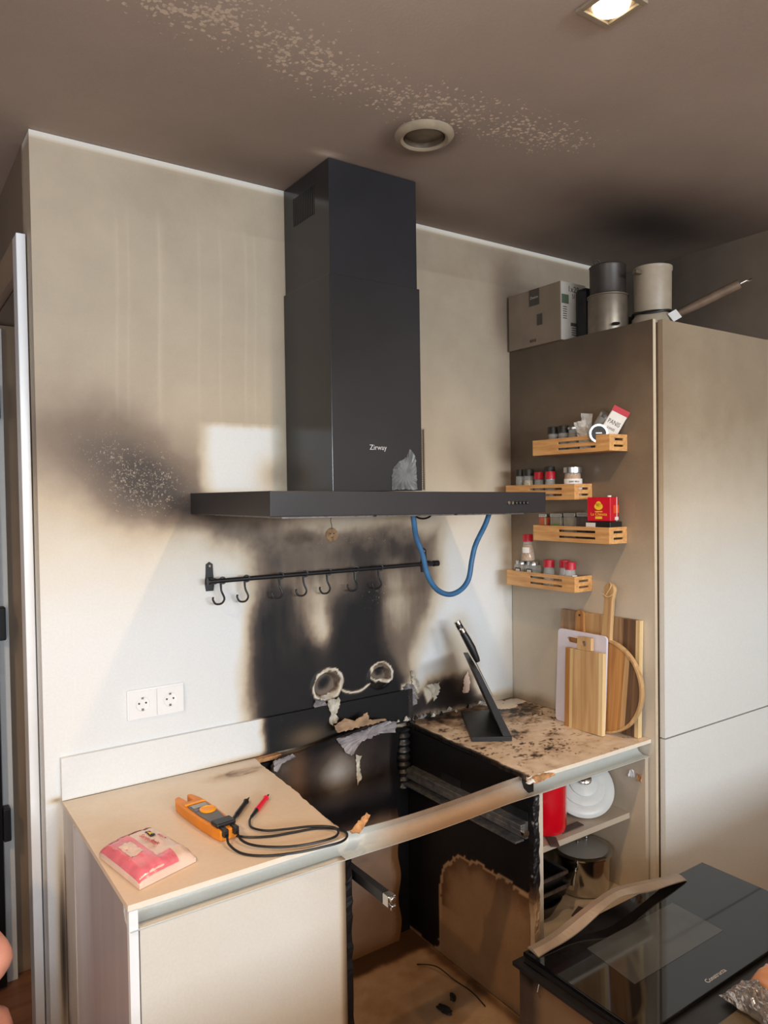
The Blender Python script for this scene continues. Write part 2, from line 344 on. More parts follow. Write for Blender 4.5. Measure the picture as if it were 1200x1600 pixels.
# ------------------------------------------------------------------ setting
H = 2.566
def f_wall(x, y, z):
    wx = x+.05*(fbm(x, z, 5)-.5)+.015*(fbm(x+5, z+3, 25)-.5); wz = z+.07*(fbm(x+9, z+4, 5)-.5)+.02*(fbm(x+15, z+3, 25)-.5)
    d = .40*sstep(1.20, 1.85, wz)+.04*sstep(2.1, 2.5, z)*fbm(x, z, 3)
    d = d+.06*sstep(.9, 1.6, x)*sstep(1.8, 2.3, z)
    for sx_, w_, a_ in ((.17,.006,.05),(.20,.005,.05),(.285,.006,.06),(.29,.012,.03),(.40,.006,.04),(.465,.005,.05),(.545,.006,.05),(.575,.005,.04)):
        d = d-.55*a_*np.exp(-((x-sx_-.004*np.sin(z*9))/(w_*.7))**2)*sstep(1.75,1.95,z)*(1-sstep(2.35,2.45,z))
    # clean line right under the ceiling
    d = d*(1-.75*sstep(H-.022, H-.006, z)); d = np.where((z > H-.16) & (z < H-.03), d+.05*fbm(x, z, 8)*sstep(.1, .9, x), d)
    comb = lambda d, s: 1-(1-d)*(1-s)
    d = comb(d, .36*gau(wx, wz, .15, 1.73, .27, .14, -.35)); d = comb(d, .5*gau(wx, wz, .26, 1.665, .16, .085, -.5)); d = comb(d, .2*gau(wx, wz, .35, 1.60, .10, .05))
    d = comb(d, .1*gau(wx, wz, .17, 1.60, .25, .08))
    d = comb(d, (.40+.35*(fbm(x,z,28)-.35))*pmask([(.33,1.60),(1.20,1.60),(1.16,1.40),(.80,1.44),(.606,1.41),(.424,1.49)], wx, wz, .06))
    d = comb(d, .2*gau(wx, wz, .55, 1.52, .18, .05)*1.0)
    d = d*(1-.6*gau(wx, wz, .95, 1.545, .25, .035))
    # clean rectangle left where something hung over the canopy
    wh = sstep(.37,.44,wx)*(1-sstep(.60,.68,wx))*(1-sstep(1.835,1.862,wz+.06*np.clip(wx-.45,0,1)))*sstep(1.62,1.66,z)
    d = d*(1-.93*wh)
    d = comb(d, .35*gau(x, wz, .622, 1.69, .05, .06))
    d = comb(d, .62*pmask([(.545,1.40),(.60,1.45),(1.27,1.50),(1.275,1.30),(1.20,1.16),(1.135,1.0),(.927,1.2),(.561,1.2)], wx, wz, .07))
    core = pmask([(.53,.83),(.533,1.12),(.561,1.25),(.61,1.32),(.69,1.33),(.74,1.20),(.80,1.16),(.86,1.24),(.92,1.33),(1.01,1.33),(1.03,1.238),(1.05,1.108),(1.12,.993),(1.15,.83)], wx, wz, .06)
    d = comb(d, .94*core)
    st = fbm(x, z*.18, 26)   # vertical streaks of soot
    d = np.clip(d+.30*(st-.5)*pmask([(.55,1.15),(.56,1.40),(1.25,1.45),(1.2,1.15)], wx, wz, .08), 0, 1)
    d = d*(1-.38*gau(wx, wz, .79, 1.25, .035, .12)-.25*gau(wx, wz, .73, 1.3, .05, .10)-.36*gau(wx, wz, 1.08, 1.26, .07, .11)-.2*gau(wx, wz, .88, 1.33, .06, .05))
    d = comb(d, .6*gau(wx, wz, .96, 1.27, .045, .12)); d = comb(d, .4*gau(wx, wz, .88, 1.24, .04, .08))
    d = comb(d, .28*pmask([(1.305,1.19),(1.38,1.18),(1.49,.84),(1.27,.84)], wx, wz, .035)*(sstep(1.25,1.0,z) if False else 1-sstep(1.0,1.22,z)*.5))
    d = comb(d, .85*pmask([(1.13,.90),(1.22,.97),(1.40,.975),(1.47,.84),(1.12,.84)], wx, wz, .035))
    d = comb(d, .45*(1-sstep(.85,.90,wz))*sstep(1.3,1.5,x))
    d = comb(d, .22*gau(x, z, 1.62, 1.75, .06, .25)); d = comb(d, .3*gau(x, z, 1.61, 2.33, .06, .15)); d = comb(d, .2*gau(x, z, 1.62, 1.4, .05, .3))
    d = comb(d, .12*gau(wx, wz, 1.42, 1.70, .06, .12, .5))
    # burn at the wall corner below the worktop on the left
    d = comb(d, .75*gau(x, z, -.003, .45, .012, .28)*(z < .84)); d = comb(d, .5*gau(x, z, -.01, .845, .02, .008))
    # torn holes: pale torn paper round the rim, dark inside
    for cx, cz, rx, rz in ((.803, 1.015, .052, .048), (1.008, 1.014, .044, .036)):
        q = np.sqrt(((wx-cx)/rx)**2+((wz-cz)/rz)**2)+.12*(fbm(x, z, 60)-.5)
        ring = sstep(.82,.95,q)*(1-sstep(1.05,1.16,q))
        d = d*(1-ring*(.5+.7*fbm(x,z,30))); ins = 1-sstep(.8,.9,q)
        d = np.where(ins > 0, d*(1-ins)+ins*(.62+.4*(1-sstep(.1,.6,q))), d)
    cr = np.exp(-((z-(.978+.03*np.abs((x-.91)/.05)**2*.5+.006*(fbm(x,z,60)-.5)))/.0045)**2)*((x>.855)&(x<.965)); d = d*(1-.9*cr)
    for pts in ([(1.092,.962),(1.083,.909),(1.131,.873),(1.166,.917),(1.147,.96)], [(1.197,.946),(1.252,.948),(1.245,.903),(1.216,.879)]):
        d = d*(1-.75*pmask(pts, wx, wz, .01))
    fl = .95*gau(x, z, .26, 1.66, .14, .10)+.5*gau(x, z, .14, 1.75, .16, .14)+.55*gau(x, z, .85, 1.50, .35, .07)+.5*gau(x,z,1.05,1.30,.12,.12)+.14*core
    fl = np.clip(fl*(.35+1.0*fbm(x+2, z, 20)), 0, .8)*sstep(.2,.5,d)
    tint = .45*pmask([(1.33,1.05),(1.37,1.07),(1.45,.95),(1.36,.93)], wx, wz, .04)+.12*sstep(1.3,2.,z)
    return np.clip(d, 0, 1), fl, tint*0+np.clip(tint, 0, .5)*.35
def w_wall(A):
    x, y, z = A[:,0], A[:,1], A[:,2]; front = np.abs(y) < 1e-6; dy = np.zeros(len(A))
    for cx, cz, rx, rz in ((.803, 1.015, .052, .048), (1.008, 1.014, .044, .036)):
        q = np.sqrt(((x-cx)/rx)**2+((z-cz)/rz)**2)+.1*(fbm(x, z, 60)-.5)
        dy += .022*(1-sstep(.72,.9,q))-.006*np.exp(-((q-1.0)/.12)**2)
    A = A.copy(); A[:,1] = y+np.where(front, dy, 0); return A
xs = lin(-.038,.5,110)+lin(.5,1.3,180)[1:]+lin(1.3,1.66,36)[1:]+lin(1.66,2.30,12)[1:]
zs = lin(0,.8,30)+lin(.8,1.5,150)[1:]+lin(1.5,1.95,50)[1:]+lin(1.95,H,62)[1:]
wall_back = tag(soot_box('wall_back', (-.038, 2.30, 0, .10, 0, H), m_wall, f_wall, xs=xs, ys=[0, .1], zs=zs, warp=w_wall, faces='xXyYzZ'), kind='structure')

def f_side(x, y, z): return .62+.1*sstep(1.5, 2.4, z)-.25*sstep(1.6, .4, z) if False else (.42+.2*sstep(1.2, 2.4, z), 0, .1)
for b in ((-.04, .06, .102, .12, 0, H), (-.04, .06, .75, 3.0, 0, H), (-.04, .06, .12, .75, 2.22, H)):
    tag(soot_box('wall_left', b, m_wall, f_side, res=.2), kind='structure')
# casing and lining of the doorway
d1 = thing('door_frame', 'white casing and sooted lining of the doorway left of the kitchen wall', 'door frame', (0, 0, 0))
MB().box(-.064,-.041,.062,.122,0,2.32).build('casing', m_trimw, d1, bevel=.002)
MB().box(-.064,-.041,.752,.81,0,2.32).build('casing', m_trimw, d1, bevel=.002)
MB().box(-.064,-.041,.124,.75,2.225,2.32).build('casing', m_jamb, d1, bevel=.002)
MB().box(-.04,.06,.735,.7495,0,2.218).build('jamb', m_jamb, d1)
MB().box(-.052,-.02,.70,.734,0,2.2).build('rebate_strip', m_white, d1, bevel=.002)
d2 = thing('door_leaf', 'black door standing open behind the white casing at the left edge', 'door', (0, 0, 0))
MB().box(-.85,-.058,.66,.698,.01,2.18).build('panel', m_bk, d2, bevel=.002)
for z in (.55, 1.22, 1.95):
    MB().box(-.057,-.034,.655,.699,z-.055,z+.055).build('hinge', m_blackm, d2, bevel=.004)
tag(wall_back, kind='structure')
def f_ceil(x, y, z):
    wx = x+.12*(fbm(x, y, 4)-.5); wy = y+.1*(fbm(x+4, y, 4)-.5)
    d = .56+.06*sstep(-1.4,-.2,y)+.08*(fbm(x,y,3)-.5)
    d = d+.27*gau(wx, wy, 1.86,-.45,.42,.20)+.14*gau(wx, wy, 1.0,-.1,.6,.12)+.12*sstep(1.2,2.2,x)*sstep(-1.4,-.4,y)
    d = d-.18*gau(x, y, .2,-1.0,.6,.4)-.1*gau(x,y,-.1,-.2,.3,.3)
    for cx, cy, r in ((.82,-.52,.10),):
        q = np.hypot(x-cx-.01, y-cy-.02); d = d+.1*np.exp(-((q-.09)/.025)**2)
    d = d-.35*gau(x,y,.672,-.285,.04,.015)
    fl = .9*np.exp(-((wy+.68-.04*np.sin(x*3))/.11)**2)*sstep(-.25,.2,x)*(1-sstep(1.15,1.4,x))+.4*gau(wx, wy, .1,-.8,.4,.16)
    fl = fl*(.6+.75*fbm(x, y, 10)); return d, np.clip(fl, 0, .9), .0*x
tag(soot_box('ceiling', (-2.6, 2.42, -6.6, .10, H+.001, H+.12), m_ceil, f_ceil, xs=lin(-2.6,-.3,12)+lin(-.3,2.42,160)[1:], ys=lin(-6.6,-1.5,20)+lin(-1.5,.10,110)[1:], zs=[H+.001,H+.12], faces='xXyYzZ'), kind='structure')
tag(MB().box(-2.6,2.42,.101,3.1,H+.001,H+.12).build('ceiling', plain('hall_ceiling_paint', rgb(176, 160, 152), .8, noise=.02)), kind='structure')
tag(MB().box(-2.6,2.42,-6.6,3.1,-.10,0).build('floor', m_floor), kind='structure')
tag(soot_box('wall_right', (2.31, 2.42, -6.6, .10, 0, H), m_wall, lambda x,y,z: (.50+.22*gau(y,z,0,2.5,.8,.4), 0, 0), res=.1), kind='structure')
tag(MB().box(-2.7,-2.6,-6.6,3.1,0,H).build('wall_far_left', m_white), kind='structure')
tag(MB().box(-2.6,2.42,3.1,3.2,0,H).build('wall_hall_end', m_white), kind='structure')
wr = MB()
wr.box(-2.6,-1.4,-6.7,-6.6,0,H); wr.box(2.1,2.42,-6.7,-6.6,0,H); wr.box(-1.4,2.1,-6.7,-6.6,0,1.60); wr.box(-1.4,2.1,-6.7,-6.6,2.30,H)
tag(wr.build('wall_rear', m_white), kind='structure')
wf = MB()
for x in (-1.4, -.28, .86, 2.04): wf.box(x, x+.06, -6.67, -6.62, 1.60, 2.30)
wf.box(-1.34,2.04,-6.67,-6.62,1.60,1.65); wf.box(-1.34,2.04,-6.67,-6.62,2.25,2.30)
tag(wf.build('window_1', m_trimw), kind='structure')

# ------------------------------------------------------------------ ceiling fittings
o = thing('ceiling_spotlight', 'lit square recessed spotlight with glowing warm round lens at top edge of picture', 'ceiling light', (SPOTS[0][0], SPOTS[0][1], H))
def spotlight(root):
    f = MB(); f.box(-.048,.048,-.048,-.036,-.006,0); f.box(-.048,.048,.036,.048,-.006,0); f.box(-.048,-.036,-.036,.036,-.006,0); f.box(.036,.048,-.036,.036,-.006,0)
    f.build('frame', m_beige, root, bevel=.001)
    MB().lathe([(.0,-.003),(.030,-.003),(.034,-.006),(.036,0)], 32).build('lens', m_lamp, root, smooth=True)
spotlight(o)
def spot_lamp(x, y, p):
    l = bpy.data.lights.new('spot_bulb', 'SPOT'); l.energy = p; l.color = SPOT_COL; l.spot_size = math.radians(150); l.spot_blend = .7; l.shadow_soft_size = .028
    q = bpy.data.objects.new('spot_bulb', l); q.location = (x, y, H-.03); COL.objects.link(q)
spot_lamp(SPOTS[0][0], SPOTS[0][1], SPOT_W*1.1)
for x, y in SPOTS[1:]:
    t = copy_tree(o); t.location = (x, y, H); t['label'] = 'square ceiling spotlight out of view, '+('left of the lit one' if y > -2 else 'right one of the rear pair' if x > 0 else 'left one of the rear pair'); spot_lamp(x, y, SPOT_W*2.5)
t = thing('air_vent', 'round sooted extractor vent ring in the ceiling in front of the hood chimney', 'vent', (.822, -.522, H))
MB().lathe([(.077,0),(.078,-.006),(.072,-.014),(.062,-.017),(.055,-.013),(.053,0.0)], 48).build('ring', m_beige, t, smooth=True)
MB().lathe([(.053,-.001),(.051,-.012),(.050,-.0005),(.0,-.0005)], 48).build('throat', m_pots, t, smooth=True)

# ------------------------------------------------------------------ backsplash upstand, sockets, plaster debris
def f_ups(x, y, z):
    wx = x+.03*(fbm(x, z, 14)-.5)
    d = .97*sstep(.555,.60,wx)-.0*x; d = np.where(x > 1.12, .9-.1*fbm(x,z,30), d); d = d+.35*(1-sstep(.845,.862,z))*sstep(.3,.55,x)*(1-d)+.14*(1-sstep(.845,.85,z))
    d = np.clip(d-.0, 0, 1); fl = .18*sstep(.5,.6,x); return d, fl, .25*gau(x,z,.72,.87,.06,.03)
tag(soot_box('upstand', (0, 1.135, -.014, -.001, .8445, .955), m_wall, f_ups, xs=lin(0,1.135,160), ys=[-.014,-.001], zs=lin(.8445,.955,24)),
    'low splashback strip along the worktop, white at left and charred black at right', 'splashback')
t = thing('double_socket', 'white double power socket on the wall above the left worktop', 'socket', (.252, -.0005, 1.06))
MB().box(-.0795,.0795,-.006,0,-.0415,.0415).build('frame', m_plastic, t, bevel=.002)
for sx in (-.0385, .0385):
    s = MB(); n = 32; R = .0195
    # square face with a round well
    ring = [(sx+R*math.cos(2*PI*k/n), R*math.sin(2*PI*k/n)) for k in range(n)]
    sq = []
    for k in range(n):
        a = 2*PI*k/n; m_ = max(abs(math.cos(a)), abs(math.sin(a))); sq.append((sx+.0372*math.cos(a)/m_, .0372*math.sin(a)/m_))
    vs = [(p[0],-.0095,p[1]) for p in sq]+[(p[0],-.0095,p[1]) for p in ring]+[(sx+(p[0]-sx)*.93,-.0065,p[1]*.93) for p in ring]+[(p[0],-.006,p[1]) for p in sq]
    fs = [(k,(k+1)%n,n+(k+1)%n,n+k) for k in range(n)]+[(n+k,n+(k+1)%n,2*n+(k+1)%n,2*n+k) for k in range(n)]+[tuple(2*n+k for k in range(n))]+[(3*n+k,3*n+(k+1)%n,(k+1)%n,k) for k in range(n)]
    s.add(vs, fs); ins = s.build('socket_insert', m_plastic, t)
    h = MB()
    for dx in (-.0095, .0095): h.lathe([(0,-.0005),(.0026,-.0005),(.0026,.0008),(0,.0008)], 10, Matrix.Translation((sx+dx,-.0068,.002)) @ Matrix.Rotation(PI/2, 4, 'X'))
    h.build('pin_hole', m_socketdark, ins)
    MB().box(sx-.003,sx+.003,-.0088,-.0066,-.0185,-.0125).build('earth_clip', m_steeld, ins); MB().box(sx-.003,sx+.003,-.0088,-.0066,.0135,.0185).build('earth_clip', m_steeld, ins)

def flake(name, pts, y, th, mat, curl=.02, parent=None, label=None, cat=None, group=None, axis='y', seed=0):
    """irregular torn sheet: polygon in x,z with jagged rim and a curl, thin but solid"""
    r = random.Random(seed); P = []
    n = len(pts)
    for i in range(n):
        a = pts[i]; b = pts[(i+1) % n]; L = math.hypot(b[0]-a[0], b[1]-a[1]); k = max(2, int(L/.006))
        for j in range(k):
            t_ = j/k; P.append((a[0]+(b[0]-a[0])*t_+r.uniform(-.0022,.0022), a[1]+(b[1]-a[1])*t_+r.uniform(-.0022,.0022)))
    cx = sum(p[0] for p in P)/len(P); cz = sum(p[1] for p in P)/len(P)
    vs = []; rings = (1, .7, .35)
    for s_ in rings:
        for i, p in enumerate(P):
            q = r.uniform(-.3,1)*curl*s_ if s_ == 1 else curl*.25*s_*math.sin(i*.9)
            vs.append((cx+(p[0]-cx)*s_, y-abs(q), cz+(p[1]-cz)*s_))
    vs.append((cx, y-curl*.1, cz)); m = len(P); nv = len(vs)
    fs = []
    for k in range(2): fs += [(k*m+i, k*m+(i+1)%m, (k+1)*m+(i+1)%m, (k+1)*m+i) for i in range(m)]
    fs += [(2*m+i, 2*m+(i+1)%m, 3*m) for i in range(m)]
    back = [(a, b+th, c) for a, b, c in vs]; fb = [tuple(nv+i for i in f[::-1]) for f in fs]
    side = [(i, nv+i, nv+(i+1)%m, (i+1)%m) for i in range(m)]
    o = MB().add(vs+back, fs+fb+side).build(name, mat, parent)
    if label: tag(o, label, cat, group)
    return o
flake('plaster_flake', [(.752,.985),(.79,.972),(.802,.945),(.783,.928),(.768,.945),(.75,.955)], -.004, .0025, m_peel, .012, wall_back, seed=1)
flake('plaster_flake', [(.792,.975),(.835,.975),(.838,.95),(.825,.925),(.832,.905),(.812,.888),(.798,.90),(.806,.93),(.795,.95)], -.016, .0025, m_paste, .012, wall_back, seed=2)
flake('plaster_flake', [(1.10,.965),(1.125,.975),(1.15,.955),(1.16,.905),(1.135,.89),(1.118,.92)], -.004, .002, m_peel, .018, wall_back, seed=3)
flake('plaster_flake', [(1.135,1.02),(1.148,1.015),(1.163,.95),(1.15,.92),(1.14,.96)], -.004, .002, m_paste, .018, wall_back, seed=4)
flake('plaster_flake', [(1.20,.955),(1.255,.958),(1.262,.935),(1.235,.895),(1.225,.93)], -.004, .002, m_paste, .012, wall_back, seed=5)
flake('plaster_flake', [(1.395,.975),(1.405,.94),(1.40,.90),(1.37,.90),(1.375,.955)], -.003, .002, m_packc, .006, wall_back, seed=6)
for i in range(26):
    x = 1.06+.44*rnd.random(); z = .846+.012*rnd.random(); s_ = .004+.009*rnd.random()
    flake('plaster_crumb', [(x-s_,z),(x,z+s_*1.3),(x+s_,z+.002),(x+s_*.4,z-.001)], -.018-rnd.random()*.02, .004, rnd.choice([m_paste, m_peel, m_coal]), .004, wall_back, seed=20+i)

# ------------------------------------------------------------------ worktops
ragL = lambda y: .017*(fbm(y*1.0, y*0+3.3, 22)-.5)
def f_wtl(x, y, z):
    edge = .535-.062*(y+.034)/-.584*1.0+0*x; edge = .537+(.500-.537)*((y+.034)/(-.584))
    d = .10+.12*(fbm(x, y, 5)-.4)+.9*sstep(-.016,-.003,x-edge+ragL(y))
    d = d+.35*gau(x+.02*fbm(x,y,40), y, .445,-.105,.07,.03)*(.4+1.2*fbm(x, y, 55))+.55*sstep(-.035,-.005,y)*sstep(.3,.5,x)
    rr = np.hypot((x-.455)/.035,(y+.10)/.022); d = d+.25*np.exp(-((rr-1)/.2)**2)*(fbm(x,y,80))+.15*sstep(.48,.5,x)*(1-sstep(-.62,-.52,y))
    t = sstep(-.1,-.5,y)*.0+(1-sstep(-.5,-.08,y))*.75
    d = np.where(z < .8425, np.where(y < -.61, .0+.8*sstep(.47,.5,x)*0, d), d); t = np.where((z < .8425) & (y < -.61), 0, t)
    return np.clip(d, 0, 1), 0*x, t*.8
def w_wtl(A):
    A = A.copy(); f = sstep(.46,.50,A[:,0]); e = .537+(.500-.537)*((A[:,1]+.034)/(-.584)); A[:,0] += f*(e-.50+ragL(A[:,1])); return A
wl = tag(soot_box('worktop', (0, .50, -.618, -.0145, .831, .843), m_worktop, f_wtl, warp=w_wtl, res=.006, zs=[.831, .842, .843]),
    'tan heat-stained worktop left of the burnt hob opening, white front edge', 'worktop')
def f_wtr(x, y, z):
    n = fbm(x, y, 9); n2 = fbm(x+3, y+7, 30)
    d = .17+.8*(n-.45)+.55*(n2-.5)
    d = d+.55*sstep(-.30,-.04,y)*(.4+fbm(x,y,14))+.75*(1-sstep(1.085,1.10,x-ragL(y)*.6)); d = d-.2*(x < 1.2)*sstep(-.3,-.15,y)
    for cx, cy, q_, a_ in ((1.34,-.33,.05,.5),(1.42,-.40,.04,.4),(1.22,-.50,.05,.5),(1.46,-.27,.06,.45),(1.33,-.47,.05,.4),(1.50,-.16,.07,.5),(1.20,-.35,.04,.25),(1.45,-.53,.04,.35)):
        d = d+a_*gau(x, y, cx, cy, q_, q_*.6, .3)*(.15+2.2*np.clip(fbm(x+cx, y*1.6, 45)-.38, 0, 1)*2)
    for cx, cy in ((1.52,-.075), (1.51,-.015), (1.585,-.05)):
        q = np.hypot((x-cx)/.05,(y-cy)/.032); d = np.where(q < 1, .02, d)
    rg = np.abs(fbm(x+1,y+2,16)-.5); d = d+.45*np.exp(-(rg/.012)**2)*sstep(.44,.56,fbm(x+2,y+5,11))+.55*sstep(.60,.68,fbm(x*1.0,y*2.0,48))*sstep(.40,.60,fbm(x+8,y+3,7))
    front = (y < -.61) & (z < .8425)
    return np.clip(np.where(front, 0.02, d), 0, 1), 0*x, np.where(front, 0, np.clip((.30+.5*(n-.4)+.2*(y < -.3))*np.clip(1.25-1.6*d, 0, 1), 0, .8))
def w_wtr(A):
    A = A.copy(); f = 1-sstep(1.08,1.13,A[:,0]); e = 1.113+(1.085-1.113)*((A[:,1]+.03)/(-.588)); A[:,0] += f*(e-1.08+ragL(A[:,1]+3)*1.2)
    c = gau(A[:,0], A[:,1], 1.09,-.618,.10,.02); A[:,1] += .012*c*(fbm(A[:,0]*1.0, A[:,1]*0, 60)); 
    top = A[:,2] > .8425; A[:,2] += np.where(top, .0022*(fbm(A[:,0],A[:,1],30)-.5), 0); return A
wr_ = tag(soot_box('worktop', (1.08, 1.623, -.618, -.002, .831, .843), m_worktop, f_wtr, warp=w_wtr, res=.006, zs=[.831, .842, .843]),
    'blistered scorched worktop right of the hob opening, under the chopping boards', 'worktop')
MB().box(.54,.62,-.034,-.0145,.831,.843).build('back_strip', m_woodburn, wl)
flake('edge_splinter', [(1.077,.836),(1.11,.845),(1.175,.838),(1.18,.832),(1.12,.824),(1.08,.828)], -.622, .006, m_woodburn, .004, wr_, seed=9)
flake('edge_splinter', [(1.065,.836),(1.09,.842),(1.095,.832),(1.07,.83)], -.626, .006, m_label, .003, wr_, seed=10)
t = flake('board_splinter', [(0,0),(.03,.012),(.07,.028),(.075,.016),(.045,0),(.02,-.012)], 0, .006, m_woodburn, .004, None, 'pale splinter of burnt chipboard on the metal rail at the opening', 'splinter', seed=11)
t.rotation_euler = (math.radians(-50), 0, math.radians(8)); t.location = (.515,-.600,.842)
# left end panel (glossy) with wall stile
f_end = lambda x, y, z: (.12+.15*fbm(y*6, z*.6, 12)+.7*np.exp(-(y+.001)**2/.00015)*(z < .7)*1.0+.2*(1-sstep(.1,.5,z)), 0*x, .1+0*x)
m_endw = sooty('scratched_end_laminate', [(0, rgb(225,225,228)), (.3, rgb(190,184,180)), (.6, rgb(130,118,108)), (1, rgb(30,26,24))], rough=.4, grain=.08, gscale=20)
m_endg = plain('glossy_end_panel', rgb(196, 186, 188), .2, noise=.05, scale=6, stretch=(1, 3, .2), spec=.7, coat=.3)
lb = thing('base_cabinet', 'left base cabinet with cream door and glossy end panel, its right side charred', 'cabinet', (0, 0, 0))
soot_box('end_filler', (.004,.02,-.12,-.002,0,.829), m_endw, f_end, parent=lb, res=.02)
MB().box(.006,.02,-.60,-.1205,0,.829).build('end_panel', m_endg, lb)
MB().box(.002,.02,-.6165,-.601,0,.829).build('edge_strip', m_trimw, lb, bevel=.001)
def f_door(x, y, z): return (.08+.1*fbm(x, z, 3)+.12*(1-sstep(.2,.7,z))+.55*sstep(.475,.489,x+.006*fbm(x,z,50)), 0*x, .1*sstep(.35,.48,x))
soot_box('door', (.022,.489,-.619,-.601,.02,.792), m_lam, f_door, parent=lb, res=.02)
def f_part(x, y, z): return (np.clip(.72+.3*fbm(z*1, y, 40)-.0*x-.5*sstep(.5,.2,z)*0-.35*(1-sstep(.1,.45,z)), 0, 1), .25+0*x, 0*x)
ragz = lambda z: .006*(fbm(z*1.0, z*0+1, 45)-.5)
def w_part(A):
    A = A.copy(); A[:,1] += np.where(A[:,1] < -.55, .014*(fbm(A[:,2], A[:,0]*20, 40)-.35), 0); A[:,0] += np.where(A[:,1] < -.5, 1.5*ragz(A[:,2]), 0); return A
soot_box('side_panel', (.490,.507,-.62,-.02,.0,.785), m_char, f_part, parent=lb, res=.012, warp=w_part)
MB().box(.02,.489,-.03,-.015,0,.829).build('back_panel', m_lam, lb)

# grip profile rail along the whole front
pr = [(-.570,.8305),(-.572,.812),(-.580,.797),(-.595,.790),(-.6195,.7905),(-.6195,.7885),(-.594,.788),(-.5785,.795),(-.570,.811),(-.568,.8305)]
g = MB(); n = len(pr); XS = lin(.004,1.612,60); vs = []
for i, x in enumerate(XS):
    sag = -.004*math.exp(-((x-.72)/.2)**2)+.004*math.exp(-((x-1.05)/.12)**2)
    burnt = math.exp(-((x-.8)/.28)**4)
    for y, z in pr:
        vs.append((x, y-.012*burnt*(z > .82), z+sag*burnt))
fs = [(i*n+j, i*n+(j+1)%n, (i+1)*n+(j+1)%n, (i+1)*n+j) for i in range(len(XS)-1) for j in range(n)]+[tuple(range(n)), tuple((len(XS)-1)*n+j for j in range(n))]
g.add(vs, fs)
m_rail = sooty('rail_aluminium', [(0, rgb(210,220,220)), (.4, rgb(172,162,150)), (.7, rgb(126,104,84)), (1, rgb(60,45,35))], rough=.34, metal=.25, grain=.1, gscale=12, tint=rgb(190,150,110))
ro = g.build('grip_rail', m_rail, smooth=True)
at = ro.data.color_attributes.new('soot', 'FLOAT_COLOR', 'POINT')
for i, v in enumerate(ro.data.vertices):
    x = v.co.x; b_ = math.exp(-((x-.86)/.24)**4); at.data[i].color = (.1+.55*b_, 0, .5*b_ if v.co.z < .80 else .1*b_, 1)
tag(ro, 'long aluminium grip rail along the front under the worktop, scorched across the opening', 'rail')

# ------------------------------------------------------------------ burnt hob and oven bay
bay = thing('oven_housing', 'burnt out empty oven cabinet with charred walls below the hob opening', 'cabinet', (0, 0, 0))
BLK = [(-.185,.14),(-.19,.325),(-.215,.431),(-.287,.49),(-.392,.515),(-.503,.508),(-.63,.50),(-.64,.84),(0,.84),(0,.14)]
def f_bayR(x, y, z):
    wy = y+.02*(fbm(y, z, 30)-.5)+.01*(fbm(y, z*.2, 70)-.5); wz = z+.03*(fbm(y, z, 16)-.5)+.02*(fbm(y, z*.1, 60)-.5)*(np.abs(z-.5) < .1)
    sd = poly_sd(BLK, wy, wz); d = .30+.1*fbm(y, z, 4)
    d = d+.35*np.exp(-np.clip(sd-.012, 0, 1)/.03)*(sd > .012)*(z > .3); d = np.where(sd < .012, .0+.25, d)*(sd > 0)+(sd <= 0)*(.97-.06*fbm(y,z,20))
    return np.clip(d, 0, 1), .1*(sd < 0), .35*(sd > 0)
soot_box('side_panel', (1.10,1.118,-.60,-.002,.135,.828), m_char, f_bayR, parent=bay, res=.008)
def f_bayE(x, y, z): return (np.clip(.95-.75*(1-sstep(.42,.56,z))-.2*fbm(z, x*3, 60), 0, 1), .5*sstep(.45,.6,z), 0*x)
soot_box('front_edge', (1.10,1.122,-.618,-.601,.0,.787), m_char, f_bayE, parent=bay, res=.006, warp=lambda A: np.column_stack([A[:,0]+np.where(A[:,0] < 1.11, 1, 1)*.010*(fbm(A[:,2]*1.0, A[:,0]*0, 30)-.5)*(A[:,2] > .45)*(A[:,0] < 1.12), A[:,1]+.010*(fbm(A[:,2], A[:,0]*9, 50)-.5)*(A[:,2] > .4)+.002, A[:,2]]))
def f_back(x, y, z):
    low = 1-sstep(.50,.60,z+.05*(fbm(x,z,8)-.5))
    up_ = .80+.16*(fbm(x,z,12)-.5)-.2*gau(x,z,.62,.80,.05,.06)-.62*gau(x,z,.80,.745,.07,.065)+.2*gau(x,z,.76,.845,.1,.02)
    lo_ = .16+.35*(fbm(x,z,9)-.4)+.5*gau(x,z,.64,.56,.12,.07)
    d = up_*(1-low)+lo_*low+.30*(gau(x,z,.8,.60,.4,.04))+.7*sstep(1.0,1.03,x+.02*(fbm(x,z,20)-.5))+.5*sstep(.16,.11,z)*0+.6*(1-sstep(.10,.2,z))
    return np.clip(d,0,1), .25*(1-low)*fbm(x,z,14), .55*low+.3*gau(x,z,.66,.76,.03,.1)
def w_back(A):
    A = A.copy(); x = A[:,0]; top = A[:,2] > .80
    h = np.interp(x, [.57,.60,.66,.72,.78,.86,.95,1.03,1.04], [.815,.842,.846,.852,.863,.872,.884,.872,.80]); 
    A[:,2] = np.where(top, .80+(A[:,2]-.80)*(h-.80+.006*(fbm(x,x*0,40)-.5))/.05, A[:,2]); A[:,0] += .006*np.sin(A[:,2]*40)*(x > 1.0); return A
soot_box('back_panel', (.575,1.035,-.062,-.050,.135,.85), m_steel_burnt, f_back, parent=bay, res=.012, warp=w_back)
soot_box('rear_board', (.51,1.098,-.030,-.018,.135,.825), m_char, lambda x,y,z: (.97+0*x, .05+0*x, 0*x), parent=bay, res=.05)
